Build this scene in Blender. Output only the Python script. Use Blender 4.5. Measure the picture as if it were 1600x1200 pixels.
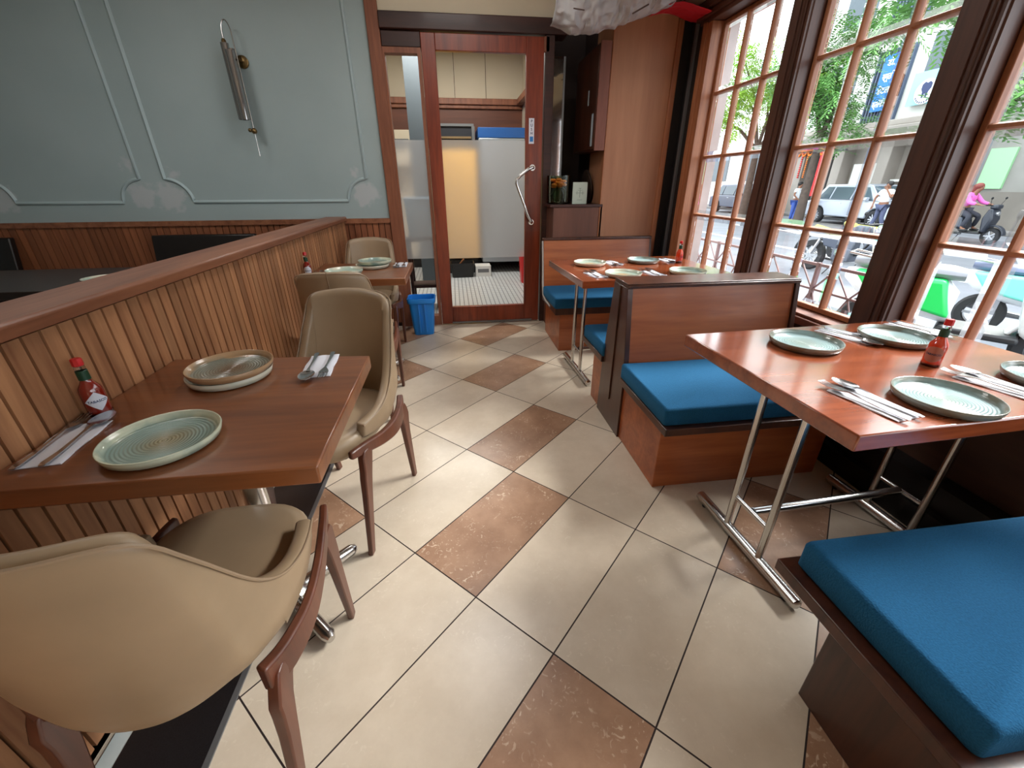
import bpy, bmesh, math, random
from mathutils import Vector, Matrix
random.seed(7)
for o in list(bpy.data.objects): bpy.data.objects.remove(o)
SC = bpy.context.scene
COL = SC.collection
PI = math.pi

# ------------------------------------------------------------------ camera, sky, sun, exposure
cam_d = bpy.data.cameras.new('camera'); cam = bpy.data.objects.new('camera', cam_d); COL.objects.link(cam)
cam_d.sensor_width = 36; cam_d.lens = 647.76 * 36 / 1600; cam_d.clip_start = .02; cam_d.clip_end = 400
_R = Matrix(((0.99115803, 0.06098175, -0.11784306), (-0.13263407, 0.43033464, -0.89287194), (-0.00373694, 0.90060720, 0.43461789)))
cam.matrix_world = Matrix.Translation((0, 0, 1.2215)) @ _R.to_4x4()
SC.camera = cam
world = bpy.data.worlds.new('sky'); SC.world = world; world.use_nodes = True
wn = world.node_tree.nodes; wl = world.node_tree.links
bg = wn['Background']; bg.inputs[0].default_value = (.86, .93, 1, 1); bg.inputs[1].default_value = 3.2
sun_d = bpy.data.lights.new('sun', 'SUN'); sun = bpy.data.objects.new('sun', sun_d); COL.objects.link(sun)
sun_d.energy = 7.5; sun_d.angle = math.radians(24); sun_d.color = (1, .97, .93)
sun.rotation_euler = Vector((1, .28, .80)).to_track_quat('Z', 'Y').to_euler()
SC.view_settings.view_transform = 'Standard'; SC.view_settings.look = 'None'
SC.view_settings.gamma = 1; SC.view_settings.exposure = .8; SC.view_settings.use_curve_mapping = False
SC.cycles.max_bounces = 10; SC.cycles.diffuse_bounces = 6; SC.cycles.transparent_max_bounces = 16
SC.cycles.use_denoising = True; SC.cycles.sample_clamp_indirect = 6
SC.cycles.caustics_reflective = False; SC.cycles.caustics_refractive = False

def area_light(name, loc, rot, sx, sy, power, col=(1, 1, 1), portal=False):
    d = bpy.data.lights.new(name, 'AREA'); d.shape = 'RECTANGLE'; d.size = sx; d.size_y = sy; d.energy = power; d.color = col
    o = bpy.data.objects.new(name, d); COL.objects.link(o); o.location = loc; o.rotation_euler = rot
    if portal: d.cycles.is_portal = True
    return o
# daylight comes in through the street windows
area_light('window_portal', (1.98, .6, 1.45), (0, PI/2, 0), 1.9, 6.2, 1, portal=True)

# ------------------------------------------------------------------ helpers
class MB:
    def __init__(s): s.v = []; s.f = []; s.m = []
    def add(s, vs, fs, m=0):
        o = len(s.v); s.v += [tuple(v) for v in vs]
        for f in fs: s.f.append([i + o for i in f]); s.m.append(m)
        return s
    def box(s, x0, x1, y0, y1, z0, z1, m=0):
        if x0 > x1: x0, x1 = x1, x0
        if y0 > y1: y0, y1 = y1, y0
        if z0 > z1: z0, z1 = z1, z0
        v = [(x0,y0,z0),(x1,y0,z0),(x1,y1,z0),(x0,y1,z0),(x0,y0,z1),(x1,y0,z1),(x1,y1,z1),(x0,y1,z1)]
        return s.add(v, [(0,3,2,1),(4,5,6,7),(0,1,5,4),(1,2,6,5),(2,3,7,6),(3,0,4,7)], m)
    def rings(s, rs, m=0, caps=True, closed=True):
        n = len(rs[0]); vs = [p for r in rs for p in r]; fs = []
        for k in range(len(rs) - 1):
            for i in range(n if closed else n - 1):
                j = (i + 1) % n
                fs.append((k*n+i, k*n+j, (k+1)*n+j, (k+1)*n+i))
        if caps and closed: fs.append(tuple(reversed(range(n)))); fs.append(tuple((len(rs)-1)*n + i for i in range(n)))
        return s.add(vs, fs, m)
    def prism(s, poly, ax, a0, a1, m=0):
        def P(p, a): return {'x': (a, p[0], p[1]), 'y': (p[0], a, p[1]), 'z': (p[0], p[1], a)}[ax]
        return s.rings([[P(p, a0) for p in poly], [P(p, a1) for p in poly]], m)
    def tube(s, pts, r, n=10, m=0, caps=True):
        pts = [Vector(p) for p in pts]; rr = r if isinstance(r, (list, tuple)) else [r]*len(pts)
        rs = []; up = None
        for i, p in enumerate(pts):
            t = (pts[min(i+1, len(pts)-1)] - pts[max(i-1, 0)]).normalized()
            if up is None: up = t.orthogonal().normalized()
            up = (up - t*up.dot(t)); up = up.normalized() if up.length > 1e-6 else t.orthogonal().normalized()
            b = t.cross(up)
            rs.append([p + (up*math.cos(2*PI*k/n) + b*math.sin(2*PI*k/n))*rr[i] for k in range(n)])
        return s.rings(rs, m, caps)
    def lathe(s, prof, n=24, c=(0,0,0), m=0, ax='z', caps=True):
        rs = []
        for r, z in prof:
            ring = []
            for k in range(n):
                a = 2*PI*k/n; x, y = r*math.cos(a), r*math.sin(a)
                ring.append({'z': (c[0]+x, c[1]+y, c[2]+z), 'x': (c[0]+z, c[1]+x, c[2]+y), 'y': (c[0]+y, c[1]+z, c[2]+x)}[ax])
            rs.append(ring)
        return s.rings(rs, m, caps)
    def bar(s, a, b, w, h, m=0, up=(0,0,1)):
        a = Vector(a); b = Vector(b); t = (b-a).normalized(); u = Vector(up); sd = t.cross(u).normalized(); u = sd.cross(t)
        q = [(-w/2,-h/2),(w/2,-h/2),(w/2,h/2),(-w/2,h/2)]
        return s.rings([[p + sd*i + u*j for i, j in q] for p in (a, b)], m)
    def ribbon(s, path, ws, ts, side=(1,0,0), m=0):
        """flat bar along path, half-widths ws along side, thickness ts"""
        rs = []; sd = Vector(side)
        for i, p in enumerate(path):
            p = Vector(p); t = (Vector(path[min(i+1, len(path)-1)]) - Vector(path[max(i-1, 0)])).normalized()
            nn = sd.cross(t).normalized(); w = ws[i]; h = ts[i]/2
            rs.append([p - sd*w - nn*h, p + sd*w - nn*h, p + sd*w + nn*h, p - sd*w + nn*h])
        return s.rings(rs, m)
    def ball(s, c, r, n=10, m=0, sq=(1,1,1)):
        rs = []
        for i in range(1, n):
            th = PI*i/n
            rs.append([(c[0]+r*sq[0]*math.sin(th)*math.cos(2*PI*k/(2*n)), c[1]+r*sq[1]*math.sin(th)*math.sin(2*PI*k/(2*n)), c[2]-r*sq[2]*math.cos(th)) for k in range(2*n)])
        return s.rings(rs, m)

def setp(o, label=None, cat=None, group=None, kind=None):
    if label: o['label'] = label
    if cat: o['category'] = cat
    if group: o['group'] = group
    if kind: o['kind'] = kind
    return o

def obj(name, mb, mats, parent=None, loc=None, smooth=40, bevel=0, bseg=2, sub=0, solid=0, rot=None):
    me = bpy.data.meshes.new(name); me.from_pydata(mb.v, [], mb.f)
    if not isinstance(mats, (list, tuple)): mats = [mats]
    for m in mats: me.materials.append(m)
    me.polygons.foreach_set('material_index', mb.m)
    bm = bmesh.new(); bm.from_mesh(me); bmesh.ops.recalc_face_normals(bm, faces=bm.faces); bm.to_mesh(me); bm.free()
    if smooth:
        me.polygons.foreach_set('use_smooth', [True]*len(me.polygons))
        me.set_sharp_from_angle(angle=math.radians(smooth))
    o = bpy.data.objects.new(name, me); COL.objects.link(o)
    if parent: o.parent = parent
    if loc: o.location = loc
    if rot: o.rotation_euler = rot
    if solid:
        md = o.modifiers.new('solid', 'SOLIDIFY'); md.thickness = abs(solid); md.offset = -1 if solid > 0 else 1
    if bevel:
        md = o.modifiers.new('bevel', 'BEVEL'); md.width = bevel; md.segments = bseg; md.limit_method = 'ANGLE'; md.angle_limit = math.radians(35)
    if sub:
        md = o.modifiers.new('sub', 'SUBSURF'); md.levels = sub; md.render_levels = sub
    return o

def thing(name, loc, label, cat, group=None, rz=0, kind=None):
    o = bpy.data.objects.new(name, None); COL.objects.link(o); o.location = loc; o.rotation_euler = (0, 0, rz)
    o.empty_display_size = .1
    return setp(o, label, cat, group, kind)

def dup(root, loc, rz=0, label=None, group=None):
    r = root.copy(); COL.objects.link(r); r.location = loc; r.rotation_euler = (root.rotation_euler[0], root.rotation_euler[1], rz)
    if label: r['label'] = label
    if group: r['group'] = group
    for ch in list(root.children):
        c = ch.copy(); COL.objects.link(c); c.parent = r
        for g in ch.children:
            d = g.copy(); COL.objects.link(d); d.parent = c
    return r

def text_mb(s, size, ext=.001, bold=False, align='CENTER'):
    cu = bpy.data.curves.new('t', 'FONT'); cu.body = s; cu.size = size; cu.extrude = ext; cu.align_x = align; cu.align_y = 'CENTER'
    if bold: cu.offset = size*.02
    cu.resolution_u = 3
    o = bpy.data.objects.new('t', cu); COL.objects.link(o)
    dg = bpy.context.evaluated_depsgraph_get(); me = bpy.data.meshes.new_from_object(o.evaluated_get(dg))
    mb = MB(); mb.add([tuple(v.co) for v in me.vertices], [tuple(p.vertices) for p in me.polygons])
    bpy.data.objects.remove(o); bpy.data.meshes.remove(me); bpy.data.curves.remove(cu)
    return mb

def xf(mb, fn):
    mb.v = [tuple(fn(Vector(v))) for v in mb.v]; return mb

def merge(a, b, m=0):
    o = len(a.v); a.v += b.v
    for f in b.f: a.f.append([i+o for i in f]); a.m.append(m)
    return a

# ------------------------------------------------------------------ materials
def srgb(r, g, b):
    f = lambda c: (c/255/12.92) if c/255 <= .04045 else ((c/255+.055)/1.055)**2.4
    return (f(r), f(g), f(b), 1)

def base(name):
    m = bpy.data.materials.new(name); m.use_nodes = True
    nt = m.node_tree; b = nt.nodes['Principled BSDF']
    return m, nt, b

def N(nt, t, **kw):
    n = nt.nodes.new(t)
    for k, v in kw.items():
        if k.startswith('i_'): n.inputs[k[2:].replace('_', ' ')].default_value = v
        else: setattr(n, k, v)
    return n

def ramp(nt, stops):
    r = nt.nodes.new('ShaderNodeValToRGB'); e = r.color_ramp.elements
    while len(e) > 1: e.remove(e[-1])
    e[0].position = stops[0][0]; e[0].color = stops[0][1]
    for p, c in stops[1:]:
        x = e.new(p); x.color = c
    return r

def plain(name, c, rough=.5, metal=0, spec=.5, noise=0, nscale=8, bump=0, coat=0, alpha=1):
    m, nt, b = base(name); L = nt.links
    b.inputs['Base Color'].default_value = c; b.inputs['Roughness'].default_value = rough; b.inputs['Metallic'].default_value = metal
    b.inputs['Specular IOR Level'].default_value = spec; b.inputs['Coat Weight'].default_value = coat; b.inputs['Coat Roughness'].default_value = .1
    if noise or bump:
        tc = N(nt, 'ShaderNodeTexCoord'); n = N(nt, 'ShaderNodeTexNoise'); n.inputs['Scale'].default_value = nscale; n.inputs['Detail'].default_value = 6
        L.new(tc.outputs['Object'], n.inputs['Vector'])
        if noise:
            r = ramp(nt, [(.3, tuple(x*(1-noise) for x in c[:3])+(1,)), (.7, tuple(min(1, x*(1+noise)) for x in c[:3])+(1,))])
            L.new(n.outputs['Fac'], r.inputs[0]); L.new(r.outputs[0], b.inputs['Base Color'])
        if bump:
            bp = N(nt, 'ShaderNodeBump'); bp.inputs['Strength'].default_value = bump; bp.inputs['Distance'].default_value = .005
            L.new(n.outputs['Fac'], bp.inputs['Height']); L.new(bp.outputs[0], b.inputs['Normal'])
    return m

def wood(name, dark, light, ax='x', rough=.4, coat=0, scale=1, island=0, spec=.5, rings=.5):
    m, nt, b = base(name); L = nt.links
    tc = N(nt, 'ShaderNodeTexCoord'); mp = N(nt, 'ShaderNodeMapping')
    s = {'x': (1.2, 14, 14), 'y': (14, 1.2, 14), 'z': (14, 14, 1.2)}[ax]
    mp.inputs['Scale'].default_value = tuple(k*scale for k in s)
    L.new(tc.outputs['Object'], mp.inputs['Vector'])
    vec = mp.outputs[0]
    if island:
        g = N(nt, 'ShaderNodeNewGeometry'); cx = N(nt, 'ShaderNodeVectorMath', operation='SCALE'); cx.inputs[0].default_value = (37, 51, 23)
        L.new(g.outputs['Random Per Island'], cx.inputs['Scale'])
        ad = N(nt, 'ShaderNodeVectorMath', operation='ADD'); L.new(vec, ad.inputs[0]); L.new(cx.outputs[0], ad.inputs[1]); vec = ad.outputs[0]
    n1 = N(nt, 'ShaderNodeTexNoise'); n1.inputs['Scale'].default_value = 1.1; n1.inputs['Detail'].default_value = 5; n1.inputs['Distortion'].default_value = .6
    n2 = N(nt, 'ShaderNodeTexNoise'); n2.inputs['Scale'].default_value = 6; n2.inputs['Detail'].default_value = 3
    L.new(vec, n1.inputs['Vector']); L.new(vec, n2.inputs['Vector'])
    mx = N(nt, 'ShaderNodeMix'); mx.data_type = 'FLOAT'; mx.inputs[0].default_value = .3
    L.new(n1.outputs['Fac'], mx.inputs[2]); L.new(n2.outputs['Fac'], mx.inputs[3])
    mid = tuple((a+c)/2 for a, c in zip(dark, light))
    r = ramp(nt, [(.32, dark), (.5, mid), (.68, light)]); L.new(mx.outputs[0], r.inputs[0]); col = r.outputs[0]
    if island:
        hv = N(nt, 'ShaderNodeHueSaturation'); mr = N(nt, 'ShaderNodeMapRange'); mr.inputs['To Min'].default_value = 1-island; mr.inputs['To Max'].default_value = 1+island
        L.new(g.outputs['Random Per Island'], mr.inputs['Value']); L.new(mr.outputs[0], hv.inputs['Value']); L.new(col, hv.inputs['Color']); col = hv.outputs[0]
    L.new(col, b.inputs['Base Color'])
    b.inputs['Roughness'].default_value = rough; b.inputs['Coat Weight'].default_value = coat; b.inputs['Coat Roughness'].default_value = .12
    b.inputs['Specular IOR Level'].default_value = spec
    return m

TABLEW = wood('varnished_red_brown_wood', srgb(118, 54, 28), srgb(164, 84, 48), 'x', .2, 1, 1)
TABLEW2 = wood('varnished_table_wood', srgb(94, 50, 26), srgb(138, 82, 46), 'x', .3, .3, .8)
EDGEW = wood('table_edge_wood', srgb(120, 72, 42), srgb(160, 104, 66), 'y', .45, 0, 1)
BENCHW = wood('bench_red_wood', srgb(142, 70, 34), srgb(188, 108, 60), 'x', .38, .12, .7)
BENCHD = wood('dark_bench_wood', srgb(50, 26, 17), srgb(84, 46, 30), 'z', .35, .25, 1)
SLATW = wood('slat_wood', srgb(132, 84, 54), srgb(184, 132, 92), 'z', .55, 0, 1, .22)
CAPW = wood('cap_wood', srgb(112, 64, 42), srgb(156, 102, 72), 'y', .45, .1, 1)
DOORW = wood('door_wood', srgb(98, 34, 16), srgb(146, 62, 34), 'z', .4, .2, 1)
DARKW = wood('dark_frame_wood', srgb(40, 20, 16), srgb(66, 34, 26), 'x', .5, .05, 1)
PLYW = wood('plywood', srgb(150, 100, 72), srgb(176, 126, 94), 'z', .6, 0, .35)
TRIMW = wood('trim_wood', srgb(110, 62, 42), srgb(150, 92, 64), 'z', .5, 0, 1)
WINW = wood('window_wood', srgb(134, 78, 48), srgb(184, 122, 82), 'z', .5, .1, 1)
WINWY = wood('window_wood_rail', srgb(100, 56, 40), srgb(140, 86, 62), 'y', .5, .1, 1)
CHAIRW = wood('chair_leg_wood', srgb(68, 33, 20), srgb(100, 52, 33), 'z', .4, .15, 1)
WAINW = wood('wainscot_wood', srgb(112, 62, 38), srgb(150, 92, 60), 'z', .55, 0, 1, .2)
GROOVE = plain('groove_dark_wood', srgb(46, 24, 15), .8)  # dark brown backing in slat grooves and panel joints
LEATHER = plain('taupe_leather', srgb(152, 130, 104), .42, noise=.12, nscale=5, bump=.15)
LEATHERD = plain('taupe_leather_piping', srgb(150, 128, 104), .5)
BLUE = plain('blue_fabric', srgb(28, 84, 124), .95, spec=.15, noise=.14, nscale=260, bump=.4)
BLUE.node_tree.nodes['Principled BSDF'].inputs['Sheen Weight'].default_value = .35; BLUE.node_tree.nodes['Principled BSDF'].inputs['Sheen Tint'].default_value = srgb(90, 170, 220)
CHROME = plain('steel', (.62, .61, .6, 1), .22, 1)
STEEL2 = plain('polished_cutlery', (.55, .55, .56, 1), .2, 1)
WHITEM = plain('white_paper', srgb(222, 224, 234), .8, spec=.2)
BLACKM = plain('black_plastic', srgb(22, 22, 24), .45)
BLACKG = plain('black_granite', srgb(26, 25, 27), .3, noise=.5, nscale=400)
DARKSTRIP = plain('dark_skirting', srgb(20, 16, 15), .5)
CREAMW = plain('cream_paint', srgb(214, 202, 178), .7, noise=.04, nscale=3)
CEILM = plain('ceiling_paint', srgb(226, 222, 212), .8)
BINBLUE = plain('blue_bin_plastic', srgb(36, 140, 232), .35)
REDM = plain('red_cap_plastic', srgb(200, 30, 34), .35)
GREENM = plain('dark_green_foil', srgb(18, 60, 38), .4)
SAUCE = plain('red_sauce', srgb(128, 26, 14), .12, spec=.8, coat=.6)
SAUCE2 = plain('orange_red_sauce', srgb(214, 62, 24), .12, spec=.8, coat=.6)
CLEARG, _nt, _b = base('clear_glass'); _b.inputs['Transmission Weight'].default_value = 1; _b.inputs['Roughness'].default_value = .02; _b.inputs['IOR'].default_value = 1.3
REDCLOTH = plain('red_cloth', srgb(196, 24, 44), .7, bump=.5, nscale=6)
GREYM = plain('grey_metal', srgb(120, 122, 124), .4, .6)

FILLW, _nt, _b = base('fill_panel_diffuser'); _b.inputs['Emission Color'].default_value = (1, .97, .93, 1); _b.inputs['Emission Strength'].default_value = 4  # glowing face of the added fill panels over the dining room

def glassy(name, tint=(1,1,1,1), fres=1.0):
    m = bpy.data.materials.new(name); m.use_nodes = True; nt = m.node_tree; nt.nodes.clear(); L = nt.links
    o = N(nt, 'ShaderNodeOutputMaterial'); t = N(nt, 'ShaderNodeBsdfTransparent'); t.inputs[0].default_value = tint
    g = N(nt, 'ShaderNodeBsdfGlossy'); g.inputs['Roughness'].default_value = .02; fr = N(nt, 'ShaderNodeFresnel'); fr.inputs[0].default_value = 1.3
    mu = N(nt, 'ShaderNodeMath', operation='MULTIPLY'); mu.inputs[1].default_value = fres; mx = N(nt, 'ShaderNodeMixShader')
    L.new(fr.outputs[0], mu.inputs[0]); L.new(mu.outputs[0], mx.inputs[0]); L.new(t.outputs[0], mx.inputs[1]); L.new(g.outputs[0], mx.inputs[2]); L.new(mx.outputs[0], o.inputs[0])
    return m
PANE = glassy('window_glass', (.97, .99, .98, 1), .22)
BEVG = bpy.data.materials.new('bevelled_glass_edge'); BEVG.use_nodes = True
_nt = BEVG.node_tree; _nt.nodes.clear(); _o = N(_nt, 'ShaderNodeOutputMaterial'); _r = N(_nt, 'ShaderNodeBsdfRefraction'); _r.inputs['IOR'].default_value = 1.35; _r.inputs['Roughness'].default_value = .03
_t = N(_nt, 'ShaderNodeBsdfTransparent'); _m = N(_nt, 'ShaderNodeMixShader'); _m.inputs[0].default_value = .5
_nt.links.new(_r.outputs[0], _m.inputs[2]); _nt.links.new(_t.outputs[0], _m.inputs[1]); _nt.links.new(_m.outputs[0], _o.inputs[0])
FROST = bpy.data.materials.new('frosted_film_glass'); FROST.use_nodes = True
_nt = FROST.node_tree; _nt.nodes.clear(); _o = N(_nt, 'ShaderNodeOutputMaterial'); _r = N(_nt, 'ShaderNodeBsdfRefraction'); _r.inputs['IOR'].default_value = 1.12; _r.inputs['Roughness'].default_value = .42
_r.inputs[0].default_value = (.95, .96, .97, 1)
_t = N(_nt, 'ShaderNodeBsdfTranslucent'); _t.inputs[0].default_value = (.85, .86, .88, 1); _d = N(_nt, 'ShaderNodeBsdfDiffuse'); _d.inputs[0].default_value = (.5, .52, .53, 1)
_m = N(_nt, 'ShaderNodeMixShader'); _m.inputs[0].default_value = .22; _m2 = N(_nt, 'ShaderNodeMixShader'); _m2.inputs[0].default_value = .12
_nt.links.new(_r.outputs[0], _m.inputs[1]); _nt.links.new(_t.outputs[0], _m.inputs[2]); _nt.links.new(_m.outputs[0], _m2.inputs[1]); _nt.links.new(_d.outputs[0], _m2.inputs[2]); _nt.links.new(_m2.outputs[0], _o.inputs[0])

def tile_mat(name, c0, c1, fl, flc, rough):
    m, nt, b = base(name); L = nt.links
    tc = N(nt, 'ShaderNodeTexCoord'); g = N(nt, 'ShaderNodeNewGeometry')
    sc = N(nt, 'ShaderNodeVectorMath', operation='SCALE'); sc.inputs[0].default_value = (13, 29, 5); L.new(g.outputs['Random Per Island'], sc.inputs['Scale'])
    ad = N(nt, 'ShaderNodeVectorMath', operation='ADD'); L.new(tc.outputs['Object'], ad.inputs[0]); L.new(sc.outputs[0], ad.inputs[1])
    n = N(nt, 'ShaderNodeTexNoise'); n.inputs['Scale'].default_value = 7; n.inputs['Detail'].default_value = 8; n.inputs['Roughness'].default_value = .65; L.new(ad.outputs[0], n.inputs['Vector'])
    r = ramp(nt, [(.35, c0), (.65, c1)]); L.new(n.outputs['Fac'], r.inputs[0])
    hv = N(nt, 'ShaderNodeHueSaturation'); mr = N(nt, 'ShaderNodeMapRange'); mr.inputs['To Min'].default_value = .93; mr.inputs['To Max'].default_value = 1.06
    L.new(g.outputs['Random Per Island'], mr.inputs['Value']); L.new(mr.outputs[0], hv.inputs['Value']); L.new(r.outputs[0], hv.inputs['Color'])
    # pale worm-like flecks pressed in the tile
    n2 = N(nt, 'ShaderNodeTexNoise'); n2.inputs['Scale'].default_value = 38; n2.inputs['Detail'].default_value = 3; n2.inputs['Distortion'].default_value = 2.2; L.new(ad.outputs[0], n2.inputs['Vector'])
    n3 = N(nt, 'ShaderNodeTexNoise'); n3.inputs['Scale'].default_value = 9; n3.inputs['Detail'].default_value = 2; L.new(ad.outputs[0], n3.inputs['Vector'])
    r2 = ramp(nt, [(.60, (0,0,0,1)), (.66, (1,1,1,1))]); L.new(n2.outputs['Fac'], r2.inputs[0])
    r3 = ramp(nt, [(.42, (0,0,0,1)), (.62, (1,1,1,1))]); L.new(n3.outputs['Fac'], r3.inputs[0])
    mu = N(nt, 'ShaderNodeMath', operation='MULTIPLY'); L.new(r2.outputs[0], mu.inputs[0]); L.new(r3.outputs[0], mu.inputs[1])
    mu2 = N(nt, 'ShaderNodeMath', operation='MULTIPLY'); mu2.inputs[1].default_value = fl; L.new(mu.outputs[0], mu2.inputs[0])
    mx = N(nt, 'ShaderNodeMix'); mx.data_type = 'RGBA'; L.new(mu2.outputs[0], mx.inputs[0]); L.new(hv.outputs[0], mx.inputs[6]); mx.inputs[7].default_value = flc
    L.new(mx.outputs[2], b.inputs['Base Color']); b.inputs['Roughness'].default_value = rough; b.inputs['Specular IOR Level'].default_value = .5
    bp = N(nt, 'ShaderNodeBump'); bp.inputs['Strength'].default_value = .12; bp.inputs['Distance'].default_value = .002; L.new(n.outputs['Fac'], bp.inputs['Height']); L.new(bp.outputs[0], b.inputs['Normal'])
    return m
TILEC = tile_mat('cream_tile', srgb(202, 187, 167), srgb(213, 199, 180), .3, srgb(228, 218, 202), .28)
TILEB = tile_mat('brown_tile', srgb(148, 112, 88), srgb(172, 136, 110), .75, srgb(214, 192, 168), .3)
GROUT = plain('dark_grout', srgb(48, 34, 32), .8)

def bluewall():
    m, nt, b = base('grey_blue_paint'); L = nt.links
    tc = N(nt, 'ShaderNodeTexCoord'); n = N(nt, 'ShaderNodeTexNoise'); n.inputs['Scale'].default_value = 1.5; n.inputs['Detail'].default_value = 5; L.new(tc.outputs['Object'], n.inputs['Vector'])
    r = ramp(nt, [(.3, srgb(153, 169, 170)), (.7, srgb(164, 179, 180))]); L.new(n.outputs['Fac'], r.inputs[0]); col = r.outputs[0]
    n2 = N(nt, 'ShaderNodeTexNoise'); n2.inputs['Scale'].default_value = 18; n2.inputs['Detail'].default_value = 3; L.new(tc.outputs['Object'], n2.inputs['Vector'])
    # filler smudges beside the notched moulding corners
    for (px, pz, rr) in ((-2.40, 1.15, .10), (-2.20, 1.14, .11), (-2.43, 1.36, .05), (-2.14, 1.30, .05), (-.70, 1.15, .10), (-.78, 1.30, .04), (-3.40, 1.14, .12)):
        vd = N(nt, 'ShaderNodeVectorMath', operation='DISTANCE'); L.new(tc.outputs['Object'], vd.inputs[0]); vd.inputs[1].default_value = (px, 3.93, pz)
        mth = N(nt, 'ShaderNodeMath', operation='MULTIPLY_ADD'); mth.inputs[1].default_value = .16; L.new(n2.outputs['Fac'], mth.inputs[0]); L.new(vd.outputs['Value'], mth.inputs[2])
        mr = N(nt, 'ShaderNodeMapRange'); mr.inputs['From Min'].default_value = rr+.085; mr.inputs['From Max'].default_value = rr+.05; mr.inputs['To Max'].default_value = .6
        L.new(mth.outputs[0], mr.inputs['Value'])
        mx = N(nt, 'ShaderNodeMix'); mx.data_type = 'RGBA'; L.new(mr.outputs[0], mx.inputs[0]); L.new(col, mx.inputs[6]); mx.inputs[7].default_value = srgb(192, 194, 196); col = mx.outputs[2]
    L.new(col, b.inputs['Base Color']); b.inputs['Roughness'].default_value = .6
    bp = N(nt, 'ShaderNodeBump'); bp.inputs['Strength'].default_value = .2; bp.inputs['Distance'].default_value = .002; n4 = N(nt, 'ShaderNodeTexNoise'); n4.inputs['Scale'].default_value = 220
    L.new(tc.outputs['Object'], n4.inputs['Vector']); L.new(n4.outputs['Fac'], bp.inputs['Height']); L.new(bp.outputs[0], b.inputs['Normal'])
    return m
BLUEW = bluewall()
MOULD = plain('moulding_paint', srgb(168, 185, 187), .5)

def plate_mat(name, rim, mid, cen):
    m, nt, b = base(name); L = nt.links
    tc = N(nt, 'ShaderNodeTexCoord'); sp = N(nt, 'ShaderNodeSeparateXYZ'); L.new(tc.outputs['Object'], sp.inputs[0])
    cb = N(nt, 'ShaderNodeCombineXYZ'); L.new(sp.outputs[0], cb.inputs[0]); L.new(sp.outputs[1], cb.inputs[1])
    ln = N(nt, 'ShaderNodeVectorMath', operation='LENGTH'); L.new(cb.outputs[0], ln.inputs[0])
    oi = N(nt, 'ShaderNodeObjectInfo'); n = N(nt, 'ShaderNodeTexNoise'); n.noise_dimensions = '4D'; n.inputs['Scale'].default_value = 9; n.inputs['Detail'].default_value = 4
    mw = N(nt, 'ShaderNodeMath', operation='MULTIPLY'); mw.inputs[1].default_value = 30; L.new(oi.outputs['Random'], mw.inputs[0]); L.new(mw.outputs[0], n.inputs['W']); L.new(tc.outputs['Object'], n.inputs['Vector'])
    ma = N(nt, 'ShaderNodeMath', operation='MULTIPLY_ADD'); ma.inputs[1].default_value = .07; L.new(n.outputs['Fac'], ma.inputs[0]); L.new(ln.outputs['Value'], ma.inputs[2])
    r = ramp(nt, [(.05/.15, cen), (.095/.15, mid), (.128/.15, mid), (.139/.15, rim)])
    dv = N(nt, 'ShaderNodeMath', operation='DIVIDE'); dv.inputs[1].default_value = .15; L.new(ma.outputs[0], dv.inputs[0]); L.new(dv.outputs[0], r.inputs[0]); L.new(r.outputs[0], b.inputs['Base Color'])
    sn = N(nt, 'ShaderNodeMath', operation='MULTIPLY'); sn.inputs[1].default_value = 900; L.new(ln.outputs['Value'], sn.inputs[0]); si = N(nt, 'ShaderNodeMath', operation='SINE'); L.new(sn.outputs[0], si.inputs[0])
    bp = N(nt, 'ShaderNodeBump'); bp.inputs['Strength'].default_value = .5; bp.inputs['Distance'].default_value = .0012; L.new(si.outputs[0], bp.inputs['Height']); L.new(bp.outputs[0], b.inputs['Normal'])
    b.inputs['Roughness'].default_value = .22; b.inputs['Coat Weight'].default_value = .3
    return m
PL1 = plate_mat('teal_brown_glaze', srgb(198, 204, 180), srgb(130, 152, 144), srgb(140, 134, 108))
PL2 = plate_mat('brown_teal_glaze', srgb(170, 138, 104), srgb(120, 122, 110), srgb(112, 94, 76))
PL3 = plate_mat('aqua_glaze', srgb(126, 128, 116), srgb(156, 184, 186), srgb(160, 178, 172))
PL4 = plate_mat('cream_glaze', srgb(206, 204, 186), srgb(166, 186, 172), srgb(186, 160, 124))

# ------------------------------------------------------------------ room shell
def struct(name, mb, mats, **kw):
    o = obj(name, mb, mats, **kw); o['kind'] = 'structure'; return o

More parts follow.
